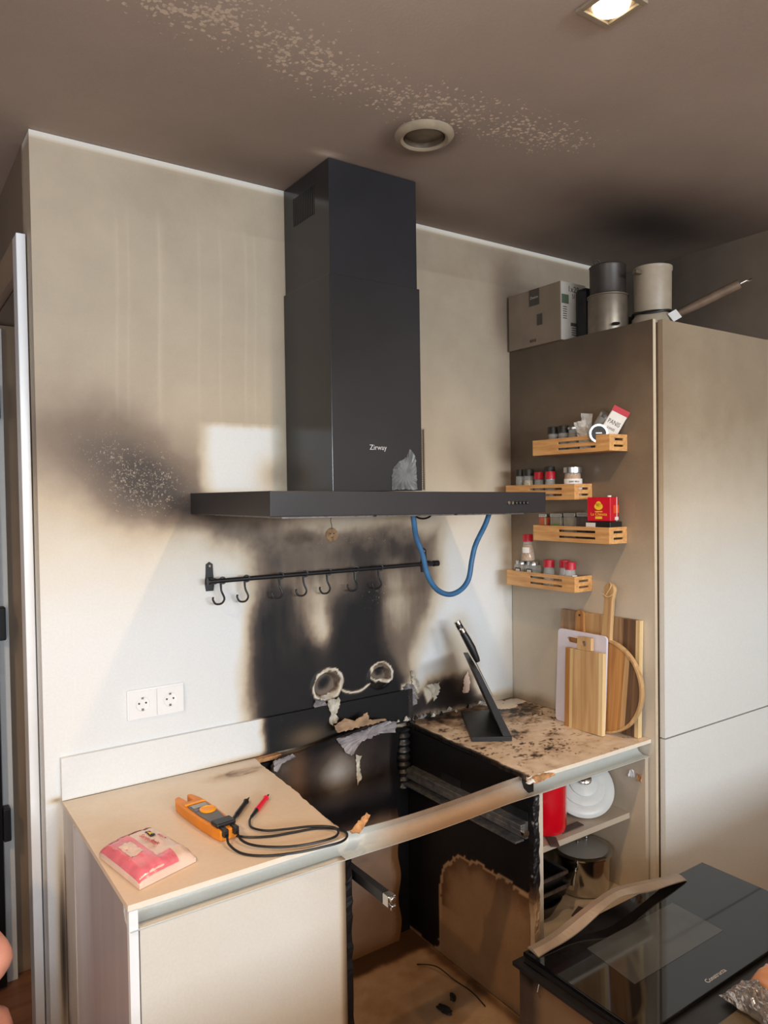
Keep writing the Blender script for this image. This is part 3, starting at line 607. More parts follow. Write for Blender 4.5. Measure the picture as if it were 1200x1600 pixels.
def f_bfl(x, y, z):
    sd = np.minimum(y+.125+.03*(fbm(x,y,12)-.5), 9); d = .18+.3*(fbm(x,y,6)-.45)+.3*(fbm(x,y,22)-.5)+.8*sstep(-.03,.01,sd)
    d = d+.35*np.exp(-((x-1.075-.02*fbm(x,y,20))/.02)**2)
    return np.clip(d,0,1), 0*x, .3+0*x
soot_box('base_panel', (.509,1.099,-.60,-.002,.115,.134), m_char, f_bfl, parent=bay, res=.01)
MB().box(.51,1.099,-.56,-.545,0,.114).build('plinth', m_white, bay)
# corrugated black duct at the corner
dz = lin(.64,.835,40)
MB().tube([(1.066,-.045,z) for z in dz], .02, 14, rs=[.024+.004*math.sin(i*1.3) for i in range(40)]).build('corrugated_duct', m_blackp, bay, smooth=True)
flake('peeled_skin', [(.79,.905),(.83,.92),(.86,.905),(.915,.925),(.92,.90),(.99,.89),(.99,.885),(.80,.88)], -.064, .002, m_peelb, .004, bay, seed=12)
flake('peeled_skin', [(.795,.862),(.90,.872),(.985,.885),(1.03,.872),(1.02,.84),(.985,.855),(.93,.842),(.88,.835),(.85,.80),(.83,.812)], -.066, .002, m_peel, .010, bay, seed=13)
flake('peeled_skin', [(.578,.838),(.64,.848),(.655,.838),(.60,.825),(.59,.805),(.578,.812)], -.066, .002, m_peel, .006, bay, seed=14)
flake('peeled_skin', [(.865,.80),(.885,.79),(.878,.76),(.888,.72),(.872,.70),(.868,.75)], -.066, .002, m_paste, .006, bay, seed=15)
# drawer runners
t = thing('drawer_runner', None, None, (1.075, 0, .69)); t.parent = bay
MB().box(.014,.0245,-.595,-.06,-.028,.020).build('fixed_rail', m_steeld, t)
r_ = MB(); r_.box(-.008,.012,-.60,-.05,.004,.018); r_.box(-.008,-.004,-.60,-.05,-.012,.004); r_.build('sliding_rail', m_steeld, t, bevel=.0015)
MB().box(-.02,.013,-.59,-.05,-.034,-.029).build('lower_flange', m_steeld, t)
c_ = MB()
for y in (-.23,-.25,-.27,-.29,-.52,-.54,-.56,-.58): c_.box(.0135,.0139,y,y+.008,.026,.032)
MB().box(.0215,.0245,-.305,-.215,.0205,.045).build('perforated_plate', m_blackm, t); MB().box(.0215,.0245,-.595,-.50,.0205,.045).build('perforated_plate', m_blackm, t)
MB().lathe([(0,-.005),(.011,-.005),(.011,.005),(0,.005)], 14, Matrix.Translation((.002,-.606,-.004)) @ Matrix.Rotation(PI/2, 4, 'X')).build('runner_end', m_steel, t)
t = thing('drawer_runner', None, None, (.525, 0, .735)); t.parent = bay
MB().box(-.016,-.004,-.58,-.12,-.02,.02).build('fixed_rail', m_blackm, t)
MB().box(-.003,.016,-.72,-.12,-.012,.012).build('sliding_rail', m_blackm, t, bevel=.002)
e_ = MB(); e_.box(-.004,.017,-.745,-.721,-.013,.013); e_.box(.0,.012,-.752,-.745,-.017,-.005); e_.lathe([(0,-.004),(.008,-.004),(.008,.004),(0,.004)], 10, Matrix.Translation((.006,-.748,.006)) @ Matrix.Rotation(PI/2, 4, 'X')); e_.build('runner_end', m_steel, t, bevel=.002)
# debris on the bay floor
def lump(name, x, y, z, s, label, seed):
    r = random.Random(seed); bm = bmesh.new(); bmesh.ops.create_icosphere(bm, subdivisions=2, radius=1)
    for v in bm.verts: v.co = Vector((v.co.x*s[0], v.co.y*s[1], v.co.z*s[2]))*(1+r.uniform(-.3,.3))
    zmin = min(v.co.z for v in bm.verts)
    me = bpy.data.meshes.new(name); bm.to_mesh(me); bm.free(); me.materials.append(m_coal)
    o = bpy.data.objects.new(name, me); COL.objects.link(o); o.location = (x, y, z-zmin+.0005); o.rotation_euler = (0, 0, r.uniform(0, 3)); return tag(o, label, 'debris')
lump('charred_fragment', .935,-.415,.134, (.012,.03,.007), 'larger black charred fragment on the oven cabinet floor', 1)
lump('charred_fragment', .985,-.395,.134, (.018,.009,.008), 'smaller black charred fragment right of the larger one on the cabinet floor', 2)
tag(MB().tube(spline([(1.00,-.20,.137),(1.03,-.26,.15),(1.045,-.33,.139),(1.055,-.40,.136),(1.045,-.47,.136)]), .0018, 6).build('loose_wire', m_coal), 'thin burnt black wire lying at the right of the cabinet floor', 'wire')
tag(MB().tube(spline([(.575,-.30,.30),(.62,-.33,.22),(.66,-.40,.15),(.665,-.47,.136)]), .0009, 5).build('loose_wire', m_coal), 'fine dark wire curving down by the left wall of the oven bay', 'wire')

# ------------------------------------------------------------------ right base cabinet (open)
rb = thing('base_cabinet', 'open doorless base cabinet right of the oven bay, holding pots', 'cabinet', (0, 0, 0))
f_plain = lambda a, b=0, n=.1: (lambda x, y, z: (a+n*(fbm(y*2, z*2+x, 3)-.5), b+0*x, .12+0*x))
soot_box('side_panel', (1.123,1.141,-.612,-.004,.0,.786), m_lam, f_plain(.22), parent=rb, res=.05)
soot_box('side_panel', (1.600,1.616,-.612,-.004,.0,.786), m_lam, f_plain(.30), parent=rb, res=.05)
soot_box('back_panel', (1.142,1.599,-.020,-.004,.17,.786), m_lam, f_plain(.33), parent=rb, res=.05)
soot_box('base_panel', (1.142,1.599,-.612,-.022,.317,.335), m_lam, f_plain(.26), parent=rb, res=.05)
soot_box('drawer_front', (1.142,1.599,-.618,-.60,.148,.312), m_lam, f_plain(.2), parent=rb, res=.05)
MB().box(1.142,1.599,-.57,-.555,0,.147).build('plinth', m_white, rb)
soot_box('shelf', (1.142,1.599,-.553,-.022,.574,.592), m_lam, f_plain(.30), parent=rb, res=.05)
for k, (y, z) in enumerate(((-.563,.722), (-.592,.716))):
    flake('torn_chip', [(-.01,-.012),(-.004,.014),(.008,.012),(.01,-.008)], 0, .003, [m_trimw, m_woodburn][k], .006, rb, seed=30+k).matrix_local = Matrix.Translation((1.598, y, z)) @ Matrix.Rotation(-PI/2, 4, 'Z')

# ------------------------------------------------------------------ tall fridge cabinet
tall = thing('tall_cabinet', 'tall beige sooted built-in fridge cabinet at the right with two doors', 'cabinet', (0, 0, 0))
def f_tside(x, y, z):
    wz = z+.06*(fbm(y, z, 5)-.5)
    d = .19+.46*sstep(1.10,1.80,wz)+.10*sstep(1.9,2.16,wz)-.06*gau(y,z,-.60,1.9,.1,.6)+.05*(fbm(y,z,3)-.5)
    d = d+.13*gau(y,z,-.05,1.5,.12,.5)+.35*(1-sstep(.845,.90,wz))*sstep(-.35,-.1,y)+.1*gau(y,z,-.25,1.15,.2,.2)
    return d, .0+.35*gau(y,z,-.15,1.2,.15,.15), .03+0*x
soot_box('side_panel', (1.625,1.637,-.632,-.004,0,2.162), m_lam, f_tside, parent=tall, res=.02)
MB().box(1.6245,1.6375,-.634,-.6325,0,2.162).build('front_edging', m_edge, tall)
def f_tdoor(x, y, z):
    d = .0+.46*sstep(1.1,2.0,z+.04*(fbm(x,z,4)-.5))+.02*fbm(x,z,4); return d+.05*gau(x,z,1.66,1.9,.06,.8), 0*x, .08*sstep(1.3,2,z)
soot_box('upper_door', (1.647,2.256,-.652,-.634,.849,2.160), m_lam, f_tdoor, parent=tall, res=.03)
soot_box('lower_door', (1.647,2.256,-.652,-.634,.10,.844), m_lam, f_tdoor, parent=tall, res=.03)
m_drip = plain('shadow_gap_lining', rgb(120, 102, 84), .6)
MB().box(1.650,2.24,-.633,-.01,.05,2.155).build('carcass', m_drip, tall)
MB().box(1.638,1.6495,-.60,-.02,.05,2.15).build('gap_strip', m_slot, tall)
soot_box('side_panel', (2.257,2.27,-.65,-.004,0,2.162), m_lam, f_plain(.45), parent=tall, res=.1)

# ------------------------------------------------------------------ extractor hood
hood = thing('extractor_hood', 'large black chimney extractor hood on the sooty wall', 'extractor hood', (.363, 0, 1.574))
def hb(x0,x1,y0,y1,z0,z1): return (x0-.363,x1-.363,y0,y1,z0-1.574,z1-1.574)
MB().box(*hb(.678,.9805,-.274,-.002,2.245,H-.001)).build('upper_chimney', m_hood, hood, bevel=.0015)
lc = MB().box(*hb(.672,.9855,-.2795,-.001,1.638,2.244)).build('lower_chimney', m_hood, hood, bevel=.0015)
canrot = Matrix.Rotation(math.radians(.75), 4, 'Y')
cn = MB(); cn.prism([(0,-.002),(0,-.52),(.9,-.52),(.9,-.002)], .002, .062); 
can = cn.build('canopy', m_hood2, hood, bevel=.0015); can.matrix_local = Matrix.Translation((0,0,.004)) @ canrot
un = MB()
for k in range(3): un.box(.05+.27*k,.31+.27*k,-.48,-.06,-.003,.0015)
un.build('filter', m_steeld, can)
bt = MB()
for k in range(6): 
    bt = MB(); bt.lathe([(0,-.0035),(.0045,-.0035),(.005,0)], 14, Matrix.Translation((.746+.0145*k,-.521,.031)) @ Matrix.Rotation(-PI/2, 4, 'X'))
    b_ = bt.build('push_button', m_steel if k < 2 else m_blackm, can); 
    if k < 2: b_['label'] = 'bright steel push button'
    MB().lathe([(0,-.0045),(.002,-.0045),(.002,-.003)], 8, Matrix.Translation((.746+.0145*k,-.521,.031)) @ Matrix.Rotation(-PI/2, 4, 'X')).build('button_mark', m_silver, b_)
vt = MB(); vt.box(.3148,.3153,-.192,-.062,.862,.945)
vv = vt.build('vent_grille', m_slot, hood)
for k in range(12):
    y = -.19+k*.0106; MB().box(.3138,.3147,y,y+.004,.862,.945).build('slat', m_hood2, vv)
def text(name, s, size, mat, parent, M, ext=.0003, sx=1):
    cu = bpy.data.curves.new(name, 'FONT'); cu.body = s; cu.size = size; cu.extrude = ext; cu.align_x = 'CENTER'; cu.resolution_u = 2
    tmp = bpy.data.objects.new(name, cu); COL.objects.link(tmp); dg = bpy.context.evaluated_depsgraph_get(); dg.update()
    me = bpy.data.meshes.new_from_object(tmp.evaluated_get(dg)); bpy.data.objects.remove(tmp)
    o = bpy.data.objects.new(name, me); COL.objects.link(o); me.materials.clear(); me.materials.append(mat); o.parent = parent; o.matrix_local = M @ Matrix.Diagonal((sx,1,1,1)); return o
FR = Matrix.Rotation(PI/2, 4, 'X')   # text facing -y
m_logo = plain('worn_logo_print', rgb(200, 200, 204), .3)
text('lettering', 'Zirway', .021, m_logo, hood, Matrix.Translation((.463,-.2808,.184)) @ FR)
# painted reflection near the foot of the chimney front, a pale metallic flake
flake('painted_reflection', [(.51,.068),(.508,.11),(.522,.14),(.565,.165),(.578,.19),(.598,.165),(.603,.068)], -.2805, .001, plain('reflection_patch', rgb(146, 152, 158), .12, noise=.3, scale=14, metal=.6), .002, hood, seed=41)
# cork disc on its wire
t = thing('hanging_cork_disc', 'small cork disc hanging on a thin wire under the hood canopy', 'ornament', (.712, -.20, 1.513))
MB().lathe([(0,-.003),(.0195,-.003),(.021,0),(.0195,.003),(0,.003)], 24, Matrix.Rotation(PI/2, 4, 'X')).build('disc', m_cork, t, smooth=True)
w_ = MB(); 
for dx in (-.006,.006): w_.lathe([(0,-.0045),(.002,-.0045),(.002,-.003)], 8, Matrix.Translation((dx,0,.004)) @ Matrix.Rotation(-PI/2, 4, 'X'))
w_.tube([(-.005,-.0035,-.006),(0,-.0035,-.009),(.006,-.0035,-.004)], .0007, 5); w_.build('drawn_face', m_ink, t)
MB().tube(spline([(0,0,.018),(.0015,0,.025),(-.002,0,.042),(.002,0,.061)]), .0011, 6).build('wire', m_blackm, t)
# blue cable
tag(MB().tube(spline([(.925,-.31,1.577),(.93,-.31,1.545),(.945,-.30,1.50),(.968,-.30,1.445),(.985,-.30,1.385),(1.02,-.30,1.338),(1.068,-.30,1.318),(1.115,-.30,1.328),(1.148,-.30,1.36),(1.163,-.30,1.42),(1.180,-.30,1.468),(1.222,-.30,1.53),(1.243,-.30,1.575)], 8), .0082, 12).build('blue_cable', m_blue, smooth=True), 'loose blue cable looping down under the hood canopy', 'cable')
tag(MB().tube(spline([(.995,-.22,1.572),(1.01,-.22,1.556),(1.035,-.22,1.551),(1.06,-.22,1.557),(1.07,-.22,1.572)], 6), .003, 8).build('black_cable', m_blackp, smooth=True), 'short black cable loop under the canopy behind the blue cable', 'cable')
# wire mesh strip beside the chimney
t = thing('mesh_filter', 'narrow wire mesh grease filter standing on edge beside the hood chimney', 'filter', (1.108, -.10, 1.639))
fr = MB(); fr.box(0,.004,-.003,.003,0,.208); fr.box(.023,.027,-.003,.003,0,.208); fr.box(.004,.023,-.003,.003,.204,.208); fr.box(.004,.023,-.003,.003,0,.004); fr.build('frame', m_beige, t)
ms = MB()
for k in range(33): ms.box(.004,.023,-.0006,.0006,.006+k*.006,.0075+k*.006)
for k in range(3): ms.box(.0085+k*.005,.0095+k*.005,-.0008,.0008,.004,.204)
o_ = ms.build('mesh', m_potd, t); o_['kind'] = 'stuff'

# ------------------------------------------------------------------ hook rail
rail = thing('hook_rail', 'black wall rail with end brackets fixed under the hood', 'rail', (.415, 0, 1.385))
rotr = Matrix.Rotation(math.radians(.2), 4, 'Y')
MB().tube([(-.022,-.045,.002),(.795,-.045,.003)], .0068, 14).build('bar', m_blackm, rail, smooth=True)
for k, bx in enumerate((0, .785)):
    b_ = MB(); pts = [(-.011,-.03),(.011,-.03),(.014,-.01),(.011,.02),(.010,.048),(0,.055),(-.010,.048),(-.011,.02),(-.014,-.01)]
    b_.prism(pts, 0, .004, Matrix.Translation((bx,-.0005,0)) @ Matrix.Rotation(PI/2, 4, 'X')); b_.tube([(bx,-.004,.002),(bx,-.046,.002)], .009, 12)
    q = b_.build('bracket', m_blackm, rail, smooth=True)
    MB().lathe([(0,-.0015),(.0035,-.0015),(.0035,0)], 10, Matrix.Translation((bx,-.0052,.043)) @ Matrix.Rotation(-PI/2, 4, 'X')).build('screw', m_steel, q)
    MB().tube([(bx-.022 if k == 0 else bx+.009,-.045,.002),(bx-.016 if k == 0 else bx+.03,-.045,.002)], .0105, 12).build('end_cap', m_blackm, rail, smooth=True)
def hook_mesh():
    m = MB(); a = [(.0092*math.cos(q), .0092*math.sin(q)) for q in [PI*2*k/18 for k in range(19)]]
    m.tube([(0, p[0]-.0, p[1]) for p in a], .0022, 6)
    m.tube(spline([(0,-.006,-.0085),(0,-.004,-.03),(0,.004,-.052),(-.001,-.004,-.066),(-.002,-.020,-.067),(-.003,-.028,-.055),(-.003,-.027,-.047)], 5), .003, 8)
    m.box(-.0065,.0065,-.0055,-.0025,-.034,-.010); return m
hk = hook_mesh().build('rail_hook', m_blackm, smooth=True)
pos = ['leftmost, hanging against the left bracket', 'second from left', 'third from left', 'fourth from left', 'fifth from left', 'sixth from left', 'rightmost']
for k, x in enumerate((.438, .512, .623, .706, .790, .892, .986)):
    h = hk if k == 0 else hk.copy()
    if k: COL.objects.link(h)
    h.location = (x, -.045, 1.3876); h.rotation_euler = (0, 0, math.radians((75, 62, 55, 60, 66, 70, 58)[k])+PI)
    tag(h, 'black S-shaped hook on the wall rail, '+pos[k]+' of the seven', 'hook', 'hooks on the black wall rail')

# ------------------------------------------------------------------ spice shelves on the tall cabinet side
XF = 1.535; XB = 1.6235
def spice_shelf(y0, y1, z0, label):
    t = thing('spice_shelf', label, 'shelf', (XF, (y0+y1)/2, z0), group='bamboo spice shelves on the cabinet side')
    L = (y1-y0)/2; h = .053; D = XB-XF
    f = MB(); s0, s1 = -L+.055, L-.115; th = .005
    f.box(0,th,-L,s0,0,h); f.box(0,th,s1,L,0,h); f.box(0,th,s0,s1,0,.013); f.box(0,th,s0,s1,.020,.033); f.box(0,th,s0,s1,.041,h)
    f.build('front_panel', m_bamboo, t)
    for sy in (-1, 1):
        e = MB(); ya, yb = (-L,-L+th) if sy < 0 else (L-th, L)
        e.box(th,.022,ya,yb,0,h); e.box(.070,D,ya,yb,0,h); e.box(.022,.070,ya,yb,0,.013); e.box(.022,.070,ya,yb,.020,.033); e.box(.022,.070,ya,yb,.041,h)
        e.build('end_panel', m_bamboo, t)
    MB().box(th,D,-L+th,L-th,0,.004).build('base_board', m_bamboo, t)
    return t
SH = [(-.536,-.205,1.757), (-.392,-.068,1.602), (-.532,-.204,1.460), (-.389,-.068,1.291)]
nm = ['topmost bamboo spice shelf, slotted, holding packets and a leaning tin', 'second bamboo spice shelf from the top, partly behind the hood canopy', 'third bamboo spice shelf from the top, under the red tin box', 'lowest bamboo spice shelf, slotted, above the chopping boards']
for (a, b, z), l in zip(SH, nm): spice_shelf(a, b, z, l)
m_spice = {k: plain('spice_'+k, c, .8, noise=.35, scale=220) for k, c in dict(olive=rgb(110,104,50), cream=rgb(206,196,160), brown=rgb(96,70,44), orange=rgb(196,88,40), grey=rgb(120,114,104), gold=rgb(190,140,80), dark=rgb(52,40,32), salt=rgb(190,188,186)).items()}
def jar(x, y, z, label, r=.019, h=.075, lid='black', lh=.024, fill='olive', flare=0, lab=None, group=None, lr=None, fillh=.85):
    t = thing('spice_jar', label, 'jar', (x, y, z+.0005), group=group or 'spice jars on the bamboo shelves'); lr = lr or r*1.02
    bh = h-lh
    MB().lathe([(0,0),(r+flare,0),(r+flare,.004),(r+flare*.6,bh*.45),(r*.86,bh*.9),(r*.86,bh),(0,bh)], 24).build('glass_body', m_glassj, t, smooth=True)
    fh = bh*fillh; fr_ = (r+flare)*.93
    MB().lathe([(0,.003),(fr_,.003),(r*.92+flare*.6*.9,fh*.5),(r*.82,fh),(0,fh)], 20).build('contents', m_spice[fill], t, smooth=True)
    ml = dict(black=m_blklid, red=m_redlid, silver=m_silver)[lid]
    l = MB().lathe([(0,bh+.0005),(lr*.96,bh+.0005),(lr*.92,bh+lh*.9),(lr*.86,bh+lh),(0,bh+lh)] if lid == 'red' else [(0,bh+.0005),(lr,bh+.0005),(lr,bh+lh*.92),(lr*.95,bh+lh),(0,bh+lh)], 28).build('lid', ml, t, smooth=True)
    if lab:
        a0, a1, zz0, zz1, mm = lab; vs = []; R = (r+flare)*1.03; n = 10
        for k in range(n+1):
            a = a0+(a1-a0)*k/n
            for rr in (R, R+.0004):
                for z_ in (zz0, zz1): vs.append((rr*math.cos(a), rr*math.sin(a), z_))
        fs = []
        for k in range(n):
            b = k*4; fs += [(b+2,b+3,b+7,b+6),(b,b+4,b+5,b+1),(b,b+2,b+6,b+4),(b+1,b+5,b+7,b+3)]
        fs += [(0,1,3,2),(4*n,4*n+2,4*n+3,4*n+1)]
        MB().add(vs, fs).build('label', mm, t)
    return t
AF = PI*1.28   # direction towards the room / camera
XC = 1.578
def rim(i): return SH[i][2]+.004
z = rim(0)
jar(XC,-.262,z,'black-lidded jar with amber label, first from the wall on the top spice shelf', h=.094, fill='brown', r=.0195, lab=(AF-.9,AF+.7,.012,.048,plain('amber_label', rgb(196,120,44), .5)))
jar(XC,-.308,z,'black-lidded dark jar, second from the wall on the top spice shelf', h=.094, fill='dark', r=.0195)
jar(XC,-.352,z,'small clear jar of brown spice between dark jar and plastic bags, top spice shelf', h=.086, fill='brown', lid='silver', lh=.008, r=.019)
z = rim(1)
jar(XC,-.098,z,'narrow black-lidded jar nearest the wall on the second spice shelf', h=.106, fill='olive', r=.0175, fillh=.7)
jar(XC,-.140,z,'black-lidded jar of pale pieces, second from the wall on the second spice shelf', h=.106, fill='cream', r=.019, fillh=.8)
jar(XC,-.192,z,'red-lidded jar between two black-lidded jars on the second spice shelf', h=.094, lid='red', lh=.026, fill='grey', r=.018, flare=.002, fillh=.6)
jar(1.590,-.232,z,'taller black-lidded jar of yellow-green spice on the second spice shelf', h=.112, fill='olive', r=.0185, fillh=.8)
jar(1.562,-.262,z,'red-lidded jar beside the big silver-lidded jar on the second spice shelf', h=.094, lid='red', lh=.026, fill='brown', r=.018, flare=.002, fillh=.6)
t = jar(1.575,-.350,z,'wide jar with silver lid and white printed label, second spice shelf', r=.031, h=.106, lid='silver', lh=.020, fill='gold', lab=(AF-1.2,AF+1.2,.030,.066,m_label), fillh=.97)
for s_, zz in (('BERRY BROS', .054), ('CURRY POWDER', .042)):
    M = Matrix.Rotation(AF+PI/2, 4, 'Z') @ Matrix.Translation((0,-.0328,zz)) @ FR
    text('lettering', s_, .0075, m_ink, t, M, sx=.8)
# third shelf: hinged tins, low tin, red box
z = rim(2)
def tin(x, y, z, w, d, h, label, body, win=None, rz=0, top=True, group='rectangular spice tins on the third shelf'):
    t = thing('spice_tin', label, 'tin', (x, y, z+.0005), (0, 0, rz), group)
    MB().box(-w/2,w/2,-d/2,d/2,0,h*.86).build('body', body, t, bevel=.002)
    MB().box(-w/2-.0006,w/2+.0006,-d/2-.0006,d/2+.0006,h*.865,h).build('lid', m_silver, t, bevel=.002)
    for sx in (-1,1): e = MB(); e.box(min(sx*w/2, sx*(w/2+.001)),max(sx*w/2, sx*(w/2+.001)),-d/2-.001,-d/2+.006,.001,h*.86); e.build('corner_strip', m_steel, t)
    if win: MB().box(-w/2-.0012,-w/2-.0002,-d*.28,d*.22,h*.12,h*.62).build('label', win, t)
    return t
m_tglass = plain('smoked_tin_side', rgb(128,124,112), .2, noise=.15); m_tor = plain('paprika_side', rgb(176,84,48), .3, noise=.2); m_tdk = plain('pepper_side', rgb(70,62,62), .3, noise=.3)
tin(XC,-.228,z,.045,.034,.088,'orange-filled tin nearest the wall on the third spice shelf', m_tor)
tin(XC,-.290,z,.045,.052,.090,'tin with small square label, second from the wall, third spice shelf', m_tglass, m_green)
tin(XC,-.350,z,.045,.050,.092,'plain pale tin in the middle of the third spice shelf', m_tglass)
tin(XC,-.410,z,.045,.052,.094,'dark-filled tin left of the red box on the third spice shelf', m_tdk)
t = thing('flat_tin', 'low black flat tin with pale label under the red tin box', 'tin', (1.575,-.478,z+.0005))
MB().box(-.03,.03,-.05,.05,0,.066).build('body', m_blackp, t, bevel=.002); MB().box(-.0312,-.0302,.008,.046,.042,.062).build('label', m_label, t)
zt = z+.067
t = thing('red_spice_tin', 'red tin box with yellow emblem standing on the flat black tin', 'tin', (1.572,-.478,zt+.0005), (0,0,math.radians(10)))
MB().box(-.026,.026,-.042,.042,0,.078).build('body', m_redtin, t, bevel=.003)
MB().lathe([(0,0),(.0065,0),(.0065,.005),(0,.005)], 14, Matrix.Translation((-.012,-.030,.0785))).build('cap', m_label, t)
MB().box(.010,.014,-.0432,-.0428,0,.078).build('edge_stripe', m_label, t)
MB().box(-.010,.026,-.0431,-.0425,.026,.052).build('orange_panel', m_orangep, t); MB().box(.0,.022,-.0434,-.0425,.004,.014).build('barcode_label', m_label, t)
LF = Matrix.Rotation(-PI/2, 4, 'Z') @ FR   # text facing -x
em = MB(); 
def disc(m, cy, cz, r, sx=-.0268, q=1): m.prism([(r*math.cos(2*PI*k/20), q*r*math.sin(2*PI*k/20)) for k in range(20)], 0, .0006, Matrix.Translation((sx, cy, cz)) @ LF)
disc(em, 0, .048, .015, q=.75); disc(em, 0, .056, .009); em.box(-.0272,-.0262,-.012,.012,.008,.016); em.box(-.0272,-.0262,-.013,.013,.030,.033)
em.build('emblem', m_yellow, t); text('lettering', 'La Chinata', .0135, m_yellow, t, Matrix.Translation((-.0264,0,.019)) @ LF)
# lowest shelf
z = rim(3)
for k, (y, l) in enumerate(((-.103, 'square-labelled jar with silver lid nearest the wall on the lowest spice shelf'), (-.160, 'square-labelled jar with silver lid, second from the wall on the lowest spice shelf'))):
    t = thing('spice_jar', l, 'jar', (XC, y, z+.0005), group='spice jars on the bamboo shelves')
    MB().prism([(-.021,-.021),(.021,-.021),(.021,.021),(-.021,.021)], 0, .070).build('glass_body', m_glassj, t, bevel=.004)
    MB().box(-.019,.019,-.019,.019,.003,.05).build('contents', m_spice['olive'], t)
    MB().lathe([(0,.0705),(.0225,.0705),(.0225,.082),(.021,.084),(0,.084)], 24).build('lid', m_silver, t, smooth=True)
    lf_ = MB().box(-.0218,-.0212,-.014,.014,.03,.058).build('label', m_ink, t); MB().box(-.0223,-.0219,-.010,.010,.034,.054).build('label_field', m_label, lf_)
jar(XC,-.134,z+.0845,'red-lidded jar of tan powder standing on top of the silver-lidded jars', h=.096, lid='red', lh=.026, fill='gold', r=.0195, flare=.006, lab=(AF-.9,AF+.1,.03,.05,m_label))
jar(XC,-.236,z,'red-lidded jar right after the silver-lidded jars, lowest spice shelf', h=.094, lid='red', lh=.026, fill='salt', r=.020, flare=.002, fillh=.6)
jar(1.590,-.298,z,'red-lidded jar in the middle of the three, lowest spice shelf', h=.096, lid='red', lh=.026, fill='grey', r=.019, flare=.003, fillh=.5)
jar(1.566,-.345,z,'red-lidded jar with white label, nearest the room on the lowest spice shelf', h=.094, lid='red', lh=.026, fill='orange', r=.019, flare=.003, fillh=.5, lab=(AF+.1,AF+1.1,.02,.05,m_label))
# top shelf packets
z = rim(0)
def bag(name, label, x, y, z, w, h, th, mat, cat='bag', rot=(0,0,0), seed=0, amp=.006, flatten=.25, group=None):
    """crumpled pouch: pinched top and bottom, closed mesh"""
    r = random.Random(seed); nu, nv = 14, 16; vs = []
    for j in range(nv+1):
        v = j/nv; prof = math.sin(PI*min(max(v*.92+.10, 0), 1))**.6; 
        for i in range(nu):
            a = 2*PI*i/nu; k = prof*th/2+.0008
            vs.append((k*math.sin(a)*(1+r.uniform(-.35,.35))+r.uniform(-amp,amp)*.5*(v > .5), math.cos(a)*w/2*(1-.15*prof)*(1+r.uniform(-.06,.06)), v*h+r.uniform(-amp,amp)*.5*(v > 0)))
    fs = [(j*nu+i, j*nu+(i+1)%nu, (j+1)*nu+(i+1)%nu, (j+1)*nu+i) for j in range(nv) for i in range(nu)]+[tuple(range(nu)), tuple(nv*nu+i for i in range(nu))]
    o = MB().add(vs, fs).build(name, mat); o.location = (x, y, z); o.rotation_euler = rot; return tag(o, label, cat, group)
bag('plastic_bag', 'crumpled clear plastic bag, taller one, sticking up in the middle of the top spice shelf', 1.588,-.392,z+.002,.038,.125,.02, m_wrap, seed=5, rot=(math.radians(4),0,.5))
bag('plastic_bag', 'crumpled clear plastic bag with pale print beside the leaning round tin', 1.562,-.420,z+.002,.04,.10,.022, m_wrap, seed=8, rot=(math.radians(-12),0,.5))
t = thing('round_tin', 'round tin lying on its side with dark lid facing out, top spice shelf', 'tin', (1.562,-.462,z+.054), (0,0,math.radians(-36)))
MB().lathe([(0,0),(.030,0),(.031,.003),(.031,.030),(.030,.032),(0,.032)], 32, Matrix.Rotation(PI/2, 4, 'X')).build('body', m_silver, t, smooth=True)
lf_ = MB().lathe([(0,.0003),(.024,.0003),(.024,.001),(0,.001)], 28, Matrix.Translation((0,-.032,0)) @ Matrix.Rotation(PI/2, 4, 'X')).build('lid_label', m_ink, t); MB().box(-.01,.01,-.0337,-.0332,-.001,.003).build('lid_print', m_label, lf_)
# (the tin's round face looks along -y locally, turned towards the room)
t = thing('glass_jar', 'tilted glass jar with grey lid behind the round tin, top spice shelf', 'jar', (1.600,-.440,z+.072), (math.radians(38),0,0))
MB().lathe([(0,0),(.022,0),(.023,.004),(.023,.05),(0,.05)], 24).build('glass_body', m_glassj, t, smooth=True); MB().lathe([(0,.0505),(.024,.0505),(.024,.062),(0,.062)], 24).build('lid', m_silver, t, smooth=True)
t = thing('snack_packet', 'white packet with red top band and printed word leaning on the top spice shelf', 'packet', (1.578,-.478,z+.03), (math.radians(30),0,math.radians(38)))
pk = MB(); pk.prism([(-.024,0),(.024,0),(.028,.02),(.027,.09),(.029,.118),(-.025,.118),(-.027,.09),(-.028,.02)], -.006, .006, LF); pk.build('pouch', m_label, t, bevel=.004)
MB().box(-.0068,.0068,-.0285,.027,.100,.1183).build('top_band', m_redlid, t)
text('lettering', 'PANIS', .021, m_ink, t, Matrix.Translation((-.0063,0,.060)) @ LF, sx=.75)
text('lettering', 'XANIS', .012, m_ink, t, Matrix.Translation((-.0063,0,.042)) @ LF, sx=.8)

# ------------------------------------------------------------------ chopping boards
def lean(yb, xb, zb, ang, roll=0): # local frame: x thickness (towards room = -x), y width, z height
    return Matrix.Translation((xb, yb, zb)) @ Matrix.Rotation(math.radians(ang), 4, 'Y') @ Matrix.Rotation(math.radians(roll), 4, 'X')
def board(name, label, M, cat='chopping board', group='chopping boards leaning on the cabinet side'):
    t = thing(name, label, cat, group=group); t.matrix_world = M; return t
def slabyz(m, pts, x0, x1): return m.prism([(p[0], p[1]) for p in pts], x0, x1, Matrix(((0,0,1,0),(1,0,0,0),(0,1,0,0),(0,0,0,1))))
def arc(cx, cz, r, a0, a1, n): return [(cx+r*math.cos(a0+(a1-a0)*k/n), cz+r*math.sin(a0+(a1-a0)*k/n)) for k in range(n+1)]
